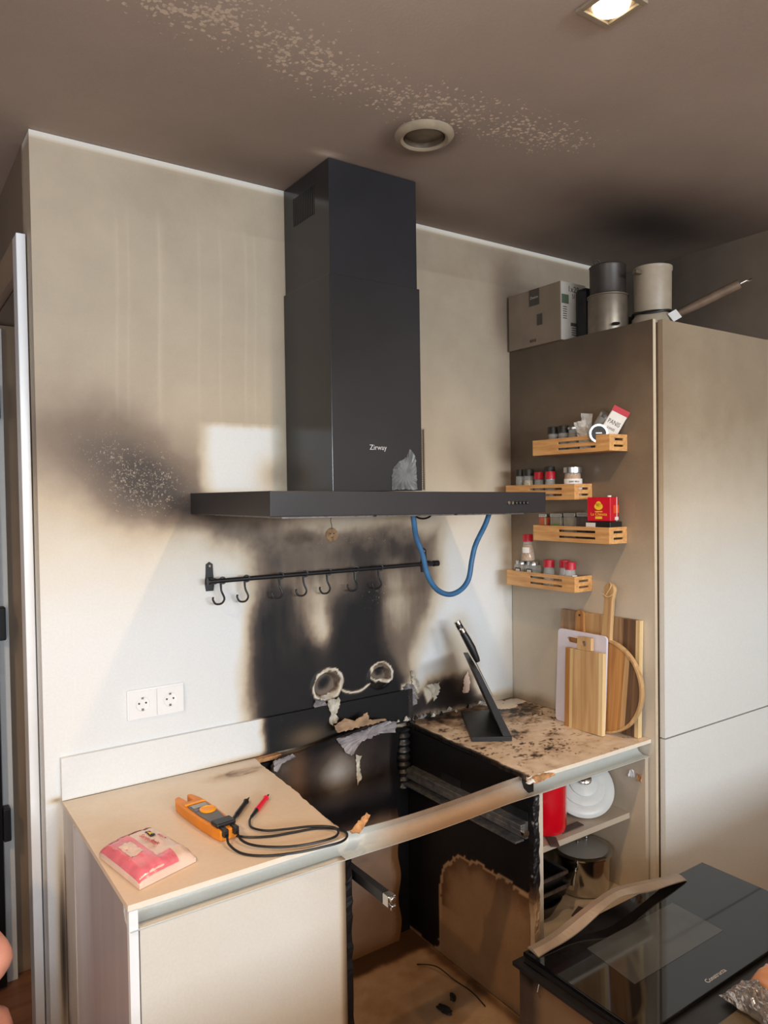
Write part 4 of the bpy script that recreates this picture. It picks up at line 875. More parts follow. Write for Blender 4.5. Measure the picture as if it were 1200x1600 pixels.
# rear rectangular board of several strips
t = board('chopping_board', 'large rectangular wooden board at the back, with dark streak and pale edge', lean(-.43, 1.592, .8445, 2.0))
ys = [(-.163,-.148,m_w5),(-.148,-.10,m_w4),(-.10,-.02,m_w3),(-.02,.06,m_w1),(.06,.165,m_w3)]
for a, b, mm in ys: MB().box(0,.018,a+.0002,b-.0002,0,.372).build('wood_strip', mm, t)
# paddle board mostly hidden behind the white one
t = board('paddle_board', 'small wooden paddle board with round-ended handle peeking above the white board', lean(-.36, 1.578, .8445, 2.2))
slabyz(MB(), [(-.075,0),(.075,0),(.078,.28),(.02,.30)]+arc(0,.362,.0185,-.3,PI+.3,12)+[(-.02,.30),(-.075,.28)], 0, .010).build('blade', m_w2, t, bevel=.002)
MB().lathe([(0,0),(.004,0),(.004,.0006),(0,.0006)], 12, Matrix.Translation((-.0008,0,.363)) @ Matrix.Rotation(PI/2, 4, 'Y')).build('hanging_hole', m_ink, t)
# round board with long handle
M = lean(-.470, 1.553, .8445, 3.2, 3)
t = board('round_board', 'round acacia board with long handle and cord loop reaching up to the lowest shelf', M)
r = .152
full = arc(0, r, r, -PI/2, 1.5*PI, 64)[:-1]
def clip(pts, y0, y1):
    out = []
    for side, yy in ((1, y0), (-1, y1)):
        src = pts if side == 1 else out2; res = []
        for i in range(len(src)):
            a = src[i]; b = src[(i+1) % len(src)]; ia = side*(a[0]-yy) >= 0; ib = side*(b[0]-yy) >= 0
            if ia: res.append(a)
            if ia != ib:
                q = (yy-a[0])/(b[0]-a[0]); res.append((yy, a[1]+(b[1]-a[1])*q))
        out2 = res
    return out2
for a, b, mm in ((-.16,-.098,m_w4),(-.098,-.080,m_w1),(-.080,-.01,m_w2),(-.01,.02,m_w1),(.02,.09,m_w3),(.09,.16,m_w2)):
    slabyz(MB(), clip(full, a+.0001, b-.0001), 0, .014).build('wood_strip', mm, t)
# raised rim
rp = MB(); vs = []; 
rp.lathe([(r-.006,-.003),(r+.0006,-.003),(r+.0006,.0145),(r-.006,.0145)], 64, Matrix.Translation((0,0,r)) @ Matrix.Rotation(PI/2, 4, 'Y'), closed=True); rp.build('rim', m_w1, t)
slabyz(MB(), [(-.020,.286),(.022,.286),(.019,.33),(.017,.43)]+arc(0,.465,.021,-.1,PI+.1,14)+[(-.016,.43),(-.018,.33)], 0, .0155).build('handle', m_w1, t, bevel=.003)
MB().tube(spline([(-.002,-.018,.452),(-.004,.0,.442),(-.002,.022,.448),(.010,.026,.437),(.014,.020,.425),(.008,.024,.440),(-.003,.006,.450),(-.004,-.010,.478),(.004,.002,.489)], 5), .0016, 6).build('cord', m_w5, t)
# white plastic board
t = board('plastic_board', 'white plastic cutting board with rounded corners behind the front wooden board', lean(-.400, 1.537, .8445, 3.4))
w2, h2 = .103, .315
out = arc(w2-.014,h2-.014,.014,0,PI/2,5)+arc(-w2+.014,h2-.014,.014,PI/2,PI,5)+arc(-w2+.014,.014,.014,PI,1.5*PI,5)+arc(w2-.014,.014,.014,1.5*PI,2*PI,5)
# slot cut: build as ring around the slot
sl = arc(.060,h2-.030,.010,PI/2,1.5*PI,6)+arc(.025+0,h2-.030,.010,-PI/2,PI/2,6)
slot = [(y_, z_) for y_, z_ in (arc(.052,h2-.032,.009,-PI/2,PI/2,6)+arc(.016,h2-.032,.009,PI/2,1.5*PI,6))]
bmb = bmesh.new()
vo_ = [bmb.verts.new((0, p[0], p[1])) for p in out]; vi_ = [bmb.verts.new((0, p[0], p[1])) for p in slot]
eo = [bmb.edges.new((vo_[i], vo_[(i+1)%len(vo_)])) for i in range(len(vo_))]; ei = [bmb.edges.new((vi_[i], vi_[(i+1)%len(vi_)])) for i in range(len(vi_))]
bmesh.ops.triangle_fill(bmb, edges=eo+ei, use_beauty=True)
ext = bmesh.ops.extrude_face_region(bmb, geom=bmb.faces[:]); 
for v in [g_ for g_ in ext['geom'] if isinstance(g_, bmesh.types.BMVert)]: v.co.x += .008
bmesh.ops.recalc_face_normals(bmb, faces=bmb.faces)
me = bpy.data.meshes.new('blade'); bmb.to_mesh(me); bmb.free(); me.materials.append(m_pe)
q = bpy.data.objects.new('blade', me); COL.objects.link(q); q.parent = t
# front wooden board
t = board('chopping_board', 'front rectangular wooden board with notched corners, short tab handle and round hole', lean(-.438, 1.512, .8445, 3.6, -1.5))
hh = .262
for a, b, mm in ((-.078,-.062,m_w5),(-.062,-.05,m_w1),(-.05,.046,m_w1),(.046,.058,m_w5),(.058,.078,m_w2)):
    MB().box(0,.016,a+.0001,b-.0001,0,hh).build('wood_strip', mm, t)
hd = MB(); n = 20; cz = hh+.022; ring = [(.0095*math.cos(2*PI*k/n), cz+.0095*math.sin(2*PI*k/n)) for k in range(n)]; sq = []
for k in range(n):
    a = 2*PI*k/n; mx_ = max(abs(math.cos(a))/.028, abs(math.sin(a))/.0215); sq.append((math.cos(a)/mx_, cz+math.sin(a)/mx_))
for xx in (0, .016): hd.v += [(xx, p[0], p[1]) for p in sq]+[(xx, p[0], p[1]) for p in ring]
for k in range(n):
    k2 = (k+1) % n; hd.f += [(k,k2,n+k2,n+k), (2*n+k,3*n+k,3*n+k2,2*n+k2), (k,2*n+k,2*n+k2,k2), (n+k,n+k2,3*n+k2,3*n+k)]
hd.build('handle', m_w1, t)

# ------------------------------------------------------------------ knife stand
ang = math.atan2(.3, .2)
t = thing('knife_stand', 'black angled knife stand with flat base on the scorched worktop', 'knife block', (1.151,-.302,.8452), (0,0,ang-PI/2))
# local: y along depth (away), x to the right
MB().box(0,.128,0,.285,0,.014).build('base', m_blackm, t, bevel=.001)
sl_ = MB(); sl_.add([(.100,0,.0145),(.127,0,.0145),(.027,0,.222),(.010,0,.222),(.100,.285,.0145),(.127,.285,.0145),(.027,.285,.222),(.010,.285,.222)],
   [(0,1,2,3),(7,6,5,4),(0,4,5,1),(1,5,6,2),(2,6,7,3),(3,7,4,0)])
sl_.build('sloping_panel', m_blackm, t, bevel=.001)
knife_M = t.matrix_basis.copy()
nrm = Vector((.9, 0, .435)).normalized(); dr = Vector((-.435, 0, .9)).normalized()
for k, (yy, off, lab, L) in enumerate(((.235, .000, 'black knife with steel-capped handle, further one on the knife stand', .140), (.165, .004, 'black knife with thick handle, nearer one on the knife stand', .124))):
    kt = thing('kitchen_knife', lab, 'knife', group='knives on the stand')
    base = Vector((.0305, yy, .222))+nrm*.003
    kt.matrix_world = Matrix.Translation((1.151,-.302,.8452)) @ Matrix.Rotation(ang-PI/2, 4, 'Z') @ Matrix.Translation(base) @ Matrix(((nrm.x,0,dr.x,0),(0,1,0,0),(nrm.z,0,dr.z,0),(0,0,0,1)))
    MB().add([(0,-.015,-.16),(0,.012,-.10),(0,.014,-.015+.0),(0,-.015,-.015),(.0018,-.015,-.16),(.0018,.012,-.10),(.0018,.014,-.015),(.0018,-.015,-.015)], [(0,1,2,3),(7,6,5,4),(0,4,5,1),(1,5,6,2),(2,6,7,3),(3,7,4,0)]).build('blade', m_steel, kt)
    z0 = -.012
    MB().tube([(.007,0,z0),(.008,0,z0+.01),(.010,0,z0+.05),(.009,0,z0+.09),(.007,0,z0+L-.013)], .01, 12, rs=[.0085,.0105,.0135,.0125,.0115]).build('handle', m_blackp, kt, smooth=True)
    MB().tube([(.007,0,z0+L-.0125),(.0068,0,z0+L)], .0122, 12).build('end_cap', m_steel, kt, smooth=True)
    MB().lathe([(0,0),(.002,0),(.002,.001),(0,.001)], 8, Matrix.Translation((.0195,0,z0+.055)) @ Matrix.Rotation(PI/2, 4, 'Y')).build('rivet', m_steel, kt)

# ------------------------------------------------------------------ tester and probes
def pA(x, y, z=.0): return (x, y, z)
P0 = Vector((.247,-.225)); P1 = Vector((.268,-.475))   # jaw end, cable end
dirv = (P0-P1).normalized(); Lm = (P0-P1).length
t = thing('electrical_tester', 'orange and grey open-jaw electrical tester lying on the left worktop', 'tester', (P1.x, P1.y, .8436), (0,0,math.atan2(dirv.y, dirv.x)-PI/2))
b_ = MB(); bo = [(-.022,0),(.022,0),(.028,.03),(.031,.10),(.032,.17),(.030,.205),(.022,.238),(.010,.242),(.007,.20),(-.006,.20),(-.010,.242),(-.022,.240),(-.031,.215),(-.033,.17),(-.032,.10),(-.028,.03)]
k_ = Lm/.242; bo = [(x*1.0, y*k_) for x, y in bo]
b_.prism(bo, 0, .026); b_.build('casing', m_orange, t, bevel=.004)
bo2 = [(-.018,.03),(.018,.03),(.024,.10),(.024,.165),(-.024,.165),(-.024,.10)]
MB().prism([(x, y*k_) for x, y in bo2], .0262, .0285).build('face_plate', m_greyface, t, bevel=.001)
MB().box(-.019,.019,.140*k_,.160*k_,.0286,.0300).build('display', m_lcd, t)
MB().box(-.027,.027,.170*k_,.178*k_,.0262,.030).build('top_rib', m_orangeb, t, bevel=.001)
MB().lathe([(0,0),(.020,0),(.020,.003),(.014,.005),(.012,.003),(0,.003)], 30, Matrix.Translation((.006,.117*k_,.0287))).build('dial', m_orangeb, t, smooth=True)
MB().lathe([(0,0),(.005,0),(.005,.002),(0,.002)], 14, Matrix.Translation((-.017,.130*k_,.0286))).build('button', plain('grey_violet_button', rgb(110,104,130), .4), t)
MB().box(-.024,.024,.012*k_,.045*k_,.0262,.036).build('lead_connector', m_blackp, t, bevel=.003)
for sx in (-1, 1): MB().box(sx*.013-.006,sx*.013+.006,-.012,.012*k_,.012,.030).build('plug', m_blackp, t, bevel=.002)
zc = .8466
w1 = spline([(.258,-.486,.862),(.250,-.515,.853),(.262,-.560,zc),(.300,-.600,zc),(.36,-.628,zc+.0008),(.42,-.640,zc+.001),(.470,-.640,zc),(.497,-.615,zc),(.492,-.580,zc),(.452,-.548,zc),(.40,-.535,zc),(.345,-.520,zc),(.300,-.490,zc),(.278,-.452,zc),(.285,-.425,zc+.003),(.300,-.407,zc+.004)], 8)
w2_ = spline([(.283,-.484,.862),(.281,-.510,.853),(.296,-.548,zc+.004),(.335,-.588,zc+.0045),(.38,-.612,zc+.005),(.43,-.622,zc+.005),(.465,-.618,zc+.004),(.482,-.600,zc+.006),(.478,-.572,zc+.006),(.440,-.540,zc+.005),(.390,-.520,zc+.005),(.350,-.495,zc+.003),(.332,-.455,zc+.001),(.340,-.425,zc+.003),(.352,-.408,zc+.004)], 8)
def probe(name, label, wpts, p0, p1, body_m, tip_m, band=None):
    t = thing(name, label, 'probe')
    MB().tube(wpts, .0028, 8).build('lead', m_blackp, t, smooth=True)
    a = Vector(p0); b = Vector(p1); f = lambda q: tuple(a.lerp(b, q))
    MB().tube([f(0), f(.28)], .005, 10, rs=[.0035,.0055]).build('strain_relief', m_blackp, t, smooth=True)
    MB().tube([f(.285), f(.35), f(.6), f(.80), f(.82)], .006, 12, rs=[.0060,.0066,.0058,.0058,.0076]).build('grip', body_m, t, smooth=True)
    MB().tube([f(.825), f(.90), f(1)], .004, 10, rs=[.0050,.0034,.0009]).build('tip', tip_m, t, smooth=True)
probe('test_probe', 'black test probe with pointed tip and black lead on the left worktop', w1, (.300,-.407,zc+.004), (.397,-.296,zc+.004), m_blackp, m_blackp)
probe('test_probe', 'red test probe with pointed black tip lying right of the black one', w2_, (.352,-.408,zc+.004), (.447,-.308,zc+.004), m_redp, m_ink)

# ------------------------------------------------------------------ pink packet of wipes
pkc = [Vector((.003,-.385)), Vector((.128,-.345)), Vector((.168,-.530)), Vector((.035,-.575))]
pk = thing('wipes_packet', 'crumpled pink and cream plastic packet lying at the front left of the worktop', 'packet', (0, 0, .8436))
def pillow(u, v, top=True, amp=0.0025):
    p = pkc[0].lerp(pkc[1], u).lerp(pkc[3].lerp(pkc[2], u), v)
    e = (max(0, 1-abs(2*u-1)**5)*max(0, 1-abs(2*v-1)**6))**.5
    n_ = float(fbm(np.array([u*1.0]), np.array([v*1.0]), 9)[0])-.5
    h = (.010+.024*e*(1-.35*v if False else 1)+amp*4*n_*e) if top else .0
    return (p.x, p.y, h if top else .0006)
def patch(name, u0, u1, v0, v1, mat, lift, closed=False, n=18):
    m = MB(); vs = []; fs = []
    for i in range(n+1):
        for j in range(n+1):
            u = u0+(u1-u0)*i/n; v = v0+(v1-v0)*j/n; p = pillow(u, v); vs.append((p[0], p[1], p[2]+lift))
    for i in range(n):
        for j in range(n): a = i*(n+1)+j; fs.append((a, a+n+1, a+n+2, a+1))
    if closed:
        k = len(vs); vs += [(x, y, .0006) for x, y, z in vs]
        fs += [tuple(k+q for q in f[::-1]) for f in fs[:n*n]]
        rim_ = [i*(n+1) for i in range(n+1)]+[n*(n+1)+j for j in range(1, n+1)]+[i*(n+1)+n for i in range(n-1,-1,-1)]+[j for j in range(n-1,0,-1)]
        fs += [(rim_[i], rim_[(i+1)%len(rim_)], k+rim_[(i+1)%len(rim_)], k+rim_[i]) for i in range(len(rim_))]
    else:
        k = len(vs); vs += [(x, y, z-.0005) for x, y, z in vs]; fs += [tuple(k+q for q in f[::-1]) for f in fs[:n*n]]
    return m.add(vs, fs).build(name, mat, pk, smooth=True)
patch('film', 0, 1, 0, 1, m_packc, 0, True, 30)
patch('pink_print', .004, .45, .02, .99, m_packp, .0008)
patch('pink_corner_print', .45, .70, .80, .99, m_packp, .0008)
patch('red_stripe', .05, .95, .03, .11, m_packr, .0014)
patch('resealable_flap', .14, .36, .30, .62, m_packc, .0018)
patch('dark_logo', .70, .80, .22, .36, m_blackp, .0016); patch('yellow_logo_mark', .72, .78, .26, .32, m_yellow, .0022)
for s_, u, v, sz in (('Servietten', .50, .48, .017), ('feucht', .56, .58, .012)):
    p = pillow(u, v); text('lettering', s_, sz, m_packr, pk, Matrix.Translation((p[0]+.006, p[1]+.01, p[2]+.0035)) @ Matrix.Rotation(math.radians(-75), 4, 'Z') @ Matrix.Rotation(math.radians(0), 4, 'X'), sx=.9)
p = pillow(.78, .5); text('lettering', 'FRESH 20', .008, m_packr, pk, Matrix.Translation((p[0], p[1], p[2]+.003)) @ Matrix.Rotation(math.radians(-75), 4, 'Z'))

# ------------------------------------------------------------------ crockery in the right cabinet
t = thing('red_pot', 'bright red enamel pot with pale rim on the cabinet shelf beside the white lid', 'pot', (1.293,-.468,.5925))
MB().lathe([(0,0),(.058,0),(.068,.006),(.071,.02),(.072,.150),(.0715,.158),(.069,.158),(.068,.02),(0,.010)], 40).build('body', m_red, t, smooth=True)
MB().lathe([(.069,.1582),(.0735,.1582),(.074,.165),(.069,.166)], 40, closed=True).build('rim', m_ceramic, t, smooth=True)
M = Matrix.Translation((1.487,-.452,.677)) @ Matrix.Rotation(math.radians(-30), 4, 'Z') @ Matrix.Rotation(math.radians(48), 4, 'X')
t = thing('pot_lid', 'round white glazed lid with concentric rings and steel knob propped on the shelf', 'lid'); t.matrix_world = M
MB().lathe([(0,.034),(.03,.032),(.046,.026),(.048,.022),(.052,.023),(.074,.016),(.076,.012),(.080,.013),(.100,.006),(.107,.0),(.106,-.005),(.08,.004),(0,.020)], 56).build('disc', m_ceramic, t, smooth=True)
MB().lathe([(0,.0345),(.012,.0345),(.011,.042),(.019,.047),(.020,.053),(.015,.057),(0,.058)], 28).build('knob', m_steel, t, smooth=True)
t = thing('casserole', 'pale dish under the propped white lid on the cabinet shelf', 'dish', (1.50,-.27,.5925))
MB().lathe([(0,0),(.055,0),(.075,.03),(.078,.05),(.074,.05),(.07,.03),(0,.006)], 40).build('bowl', m_ceramic, t, smooth=True)
t = thing('saucepan', 'stainless steel saucepan with glass lid on the cabinet floor', 'saucepan', (1.497,-.443,.3355))
MB().lathe([(0,0),(.070,0),(.082,.006),(.088,.02),(.090,.118),(.096,.121),(.096,.125),(.087,.125),(.085,.02),(0,.004)], 48).build('body', m_steel, t, smooth=True)
l_ = MB().lathe([(.082,.1255),(.099,.1255),(.100,.131),(.095,.134),(.082,.133)], 48, closed=True).build('lid_rim', m_steel, t, smooth=True)
MB().lathe([(.0,.152),(.03,.150),(.06,.144),(.0835,.1345),(.0835,.1325),(.06,.141),(.03,.147),(0,.149)], 48).build('glass_lid', m_lidglass, t, smooth=True)
MB().tube(spline([(-.022,0,.148),(-.020,0,.176),(0,0,.186),(.020,0,.176),(.022,0,.148)], 5), .0038, 8).build('lid_handle', m_steel, t, smooth=True)
hm = MB(); hp = spline([(-.078,-.046,.100),(-.095,-.056,.106),(-.118,-.070,.100),(-.138,-.082,.086),(-.152,-.090,.082)], 5); hm.tube(hp, .006, 10, rs=[.0045+.004*(i/len(hp)) for i in range(len(hp))]); hm.build('handle', m_steel, t, smooth=True)
for k, (zz, l) in enumerate(((.3355, 'dark frying pan at the bottom of the stack left of the saucepan'), (.387, 'black roasting dish in the middle of the stack left of the saucepan'), (.431, 'black roasting dish on top of the stack left of the saucepan'))):
    t = thing('frying_pan' if k == 0 else 'roasting_dish', l, 'pan', (1.262,-.42,zz), group='stacked dark pans in the cabinet')
    if k == 0: MB().lathe([(0,0),(.085,0),(.110,.045),(.113,.049),(.108,.049),(.083,.004),(0,.004)], 40).build('bowl', m_dark, t, smooth=True)
    else:
        x = .095-.01*k; MB().add([(-x*.9,-.09,0),(x*.9,-.09,0),(x*.9,.09,0),(-x*.9,.09,0),(-x,-.10,.035),(x,-.10,.035),(x,.10,.035),(-x,.10,.035),(-x+.004,-.096,.035),(x-.004,-.096,.035),(x-.004,.096,.035),(-x+.004,.096,.035),(-x*.9,-.086,.004),(x*.9,-.086,.004),(x*.9,.086,.004),(-x*.9,.086,.004)],
            [(3,2,1,0)]+[(i,(i+1)%4,4+(i+1)%4,4+i) for i in range(4)]+[(4+i,4+(i+1)%4,8+(i+1)%4,8+i) for i in range(4)]+[(8+i,8+(i+1)%4,12+(i+1)%4,12+i) for i in range(4)]+[(12,13,14,15)]).build('dish', m_dark, t)
        q = MB(); q.box(-x-.003,x+.003,-.105,-.1005,.030,.040); q.box(x+.0005,x+.005,-.1,.1,.030,.040); q.build('rim_band', m_steeld, t)
m_felt = plain('grey_brown_felt', rgb(84, 70, 64), .9, noise=.1)
t = tag(MB().prism([(-.05,-.012),(.045,-.02),(.05,.008),(-.045,.016)], 0, .003).build('felt_strip', m_felt), 'dark felt protector strip poking out from under the red pot toward the right', 'pot protector', 'felt pot protectors'); t.location = (1.36,-.515,.5925); t.rotation_euler = (0,0,.1)
t = tag(MB().prism([(-.04,-.012),(.02,-.016),(.03,.012),(-.035,.014)], 0, .003).build('felt_strip', m_felt), 'dark felt protector strip hanging at the shelf edge under the red pot', 'pot protector', 'felt pot protectors'); t.location = (1.25,-.545,.5925); t.rotation_euler = (0,0,1.0)
t = tag(MB().prism([(-.03,-.012),(.03,-.016),(.03,.012),(-.03,.014)], 0, .003).build('felt_strip', m_felt), 'dark felt protector lying in front of the saucepan on the cabinet floor', 'pot protector', 'felt pot protectors'); t.location = (1.37,-.54,.3355); t.rotation_euler = (0,0,.4)

# ------------------------------------------------------------------ things on top of the tall cabinet
ZT = 2.1625
t = thing('cardboard_box', 'sooted cardboard carton standing on the tall cabinet against the wall', 'box', (1.612,-.270,ZT))
MB().box(0,.13,0,.258,0,.205).build('carton', m_cardb, t, bevel=.002)
MB().box(.001,.129,-.0012,-.0002,.001,.204).build('end_label', m_cardw, t)
m_stk = plain('dark_box_print', rgb(70, 62, 56), .7)
MB().box(-.001,-.0002,.100,.150,.145,.204).build('printed_patch', m_stk, t)
text('lettering', 'Zieatro', .013, m_cardw, t, Matrix.Translation((-.0012,.125,.170)) @ LF)
q = MB(); q.box(-.001,-.0002,.086,.112,.070,.110); q.build('printed_patch', m_stk, t)
q = MB(); 
for k in range(3): q.box(-.001,-.0002,.118+k*.011,.126+k*.011,.014,.024)
q.build('handling_symbols', m_stk, t)
q = MB(); q.box(.004,.040,-.0020,-.0014,.128,.160); q.build('green_mark', plain('green_box_mark', rgb(70, 84, 62), .7), t)
text('lettering', '1x29', .030, m_stk, t, Matrix.Translation((.065,-.0014,.172)) @ FR); text('lettering', 'SI', .022, m_stk, t, Matrix.Translation((.065,-.0014,.150)) @ FR)
q = MB(); q.box(.050,.105,-.0020,-.0014,.052,.064); q.build('printed_bar', m_stk, t)
q = MB()
for k in range(6): q.box(.010,.030,-.0020,-.0014,.075+k*.008,.078+k*.008)
for k in range(4): q.box(.055,.10,-.0020,-.0014,.020+k*.008,.023+k*.008)
q.build('small_print', m_stk, t)
t = thing('black_appliance', 'black rounded appliance squeezed between carton and stacked pots', 'appliance', (1.712,-.303,ZT))
MB().box(-.036,.04,-.027,.027,0,.18).build('body', m_blackp, t, bevel=.015)
t = thing('steel_pot', 'sooted steel stockpot under the black pot on the tall cabinet', 'pot', (1.694,-.407,ZT), group='pots on the tall cabinet')
MB().lathe([(0,0),(.067,0),(.068,.004),(.066,.122),(.069,.124),(.069,.128),(.066,.128),(.066,.006),(0,.006)], 40).build('body', m_pots, t, smooth=True)
MB().tube(spline([(-.045,-.054,.020),(-.058,-.070,.018),(-.046,-.080,.018),(-.030,-.062,.020)], 5), .004, 8).build('handle', m_blackp, t, smooth=True)
t = thing('black_pot', 'black sooted pot with wire loop handle stacked on the steel stockpot', 'pot', (1.694,-.407,ZT+.129), group='pots on the tall cabinet')
MB().lathe([(0,0),(.054,0),(.059,.006),(.060,.094),(.062,.098),(.058,.101),(0,.102)], 40).build('body', m_potd, t, smooth=True)
MB().tube(spline([(-.045,.02,.101),(-.045,.02,.115),(-.035,.016,.122),(-.025,.012,.115),(-.025,.012,.101)], 5), .0022, 8).build('loop_handle', m_potd, t, smooth=True)
t = thing('kettle_base', 'beige rounded appliance base with black cord wound around it, near cabinet front', 'appliance', (1.772,-.528,ZT))
MB().lathe([(0,0),(.068,0),(.070,.010),(.066,.036),(.056,.050),(0,.052)], 40).build('body', m_beige, t, smooth=True)
MB().tube([(.064*math.cos(a), .064*math.sin(a), .050+.004*math.sin(3*a)) for a in [k*2*PI/36 for k in range(37)]], .004, 8).build('cord', m_blackp, t, smooth=True)
q = MB().box(-.024,.024,-.001,.001,-.016,.016).build('paper_tag', m_label, t); q.matrix_local = Matrix.Translation((.012,-.074,.036)) @ Matrix.Rotation(math.radians(-25), 4, 'Y') @ Matrix.Rotation(math.radians(-25), 4, 'X')
t = thing('beige_canister', 'tall beige sooted canister with rolled rim standing on the appliance base', 'canister', (1.772,-.528,ZT+.0565))
MB().lathe([(0,0),(.057,0),(.059,.01),(.0605,.135),(.063,.138),(.063,.148),(.058,.149),(0,.145)], 44).build('body', m_beige, t, smooth=True)
MB().box(-.095,-.066,-.008,.008,.118,.130).build('lug', m_pots, t, bevel=.002)
t = thing('frying_pan', 'frying pan with long brown handle pointing up to the right, on the tall cabinet', 'pan', (1.965,-.36,ZT))
MB().lathe([(0,0),(.085,0),(.105,.04),(.108,.045),(.104,.045),(.083,.004),(0,.004)], 40, Matrix.Translation((0,0,.03)) @ Matrix.Rotation(math.radians(8), 4, 'Y')).build('bowl', m_potd, t, smooth=True)
MB().box(-.09,.09,-.08,.08,0,.022).build('stand', m_potd, t, bevel=.004)
ha = (-.03,-.125,.072); hb_ = (.07,-.300,.150)
MB().tube([(-.02,-.10,.06), (-.027,-.12,.069), (-.022,-.14,.079)], .01, 10, rs=[.012,.014,.010]).build('bracket', m_blackp, t, smooth=True)
MB().tube([(-.022,-.140,.079), (.01,-.20,.105), (.075,-.315,.158)], .01, 12, rs=[.013,.016,.0165]).build('handle', plain('brown_handle', rgb(120, 98, 80), .5, noise=.1), t, smooth=True)
MB().tube([(.076,-.317,.159), (.085,-.333,.167),(.090,-.342,.166),(.088,-.35,.169)], .004, 8).build('hanging_ring', m_steel, t, smooth=True)
t = tag(MB().box(-.06,.06,-.03,.03,0,.012).build('flat_box', m_cardw, bevel=.001), 'thin pale flat box lying at the right on the tall cabinet', 'box'); t.location = (2.06,-.585,ZT)

# ------------------------------------------------------------------ removed oven lying on its back
ov = thing('built_in_oven', 'removed burnt built-in oven lying on its back with black glass door upward', 'oven', (0, 0, 0))
X0, X1, Y1, Y0 = .868, 1.452, -.792, -1.40
def f_ovs(x, y, z):
    wy = y+.03*(fbm(y, z, 20)-.5); d = .12+.2*(fbm(y, z, 6)-.5)+.5*sstep(-.87,-.83,wy)+.5*sstep(.455,.49,z+.02*(fbm(y,z,30)-.5)); return np.clip(d,0,1), .2*sstep(-.9,-.85,y), .45*(1-sstep(-.88,-.84,wy))
m_ovs = sooty('burnt_oven_casing', [(0, rgb(160,140,118)), (.3, rgb(128,106,84)), (.6, rgb(84,70,62)), (.85, rgb(30,26,26)), (1, rgb(12,11,12))], rough=.4, metal=.35, grain=.1, gscale=14, tint=rgb(140,104,70), fleck=rgb(150,140,130))
soot_box('casing', (X0,X1,Y0,Y1,.0,.490), m_ovs, f_ovs, parent=ov, res=.02)
fl_ = MB(); fl_.box(X0-.012,X0+.006,Y0,Y1+.012,.4905,.500); fl_.box(X0+.006,X1+.01,Y1-.006,Y1+.012,.4905,.500); fl_.build('flange', m_blackm, ov)
MB().box(X0+.008,X1,Y0+.18,Y1-.01,.501,.512).build('door_frame', m_blackp, ov)
MB().box(X0+.010,1.62,-1.135,Y1-.002,.5125,.522).build('door_glass', m_ovglass, ov, bevel=.002)
wn = MB().prism([(1.012,-.875),(1.355,-.875),(1.345,-1.025),(.995,-1.025)], .5221,.5226).build('inner_window', m_ovwin, ov)
text('lettering', 'Constructa', .0165, m_logo, ov, Matrix.Translation((1.168,-1.118,.5222)))
MB().box(X0+.02,1.62,-1.185,-1.145,.50,.506).build('gap_strip', m_blackm, ov)
MB().box(X0+.02,1.62,-1.36,-1.195,.50,.514).build('lower_trim', plain('olive_brown_trim', rgb(112,100,80), .4, noise=.1, metal=.3), ov, bevel=.003)
# warped handle strip
prf = [(.892,.525),(.93,.525),(.975,.529),(1.03,.540),(1.08,.551),(1.14,.562),(1.20,.568),(1.26,.562),(1.32,.552),(1.38,.541),(1.44,.530),(1.485,.525)]
sp_ = spline([(a, 0, b) for a, b in prf], 4); vs = []; fs = []
for i, p in enumerate(sp_):
    tw = .004*math.sin(i*.35); wd = .036
    y1 = Y1-.004; 
    vs += [(p.x, y1-wd, p.z-.004+tw), (p.x, y1, p.z+.002), (p.x, y1, p.z+.005), (p.x, y1-wd*.5, p.z+.007), (p.x, y1-wd, p.z-.001+tw)]
nn = 5
for i in range(len(sp_)-1): fs += [(i*nn+j, i*nn+(j+1)%nn, (i+1)*nn+(j+1)%nn, (i+1)*nn+j) for j in range(nn)]
fs += [tuple(range(nn)), tuple((len(sp_)-1)*nn+j for j in range(nn))]
q = MB().add(vs, fs).build('warped_trim', m_trimb, ov); q['label'] = 'heat-warped pale metal strip'
t_ = MB(); t_.tube([(X0-.004,-.86,.485),(X0-.012,-.862,.47),(X0-.006,-.864,.455)], .0015, 6); t_.build('clip', m_steel, ov)
t_ = MB(); t_.tube([(X0-.006,-1.0,.470),(X0-.012,-1.004,.462),(X0-.008,-1.01,.45),(X0-.002,-1.004,.455)], .0018, 6); t_.build('clip', m_steel, ov)

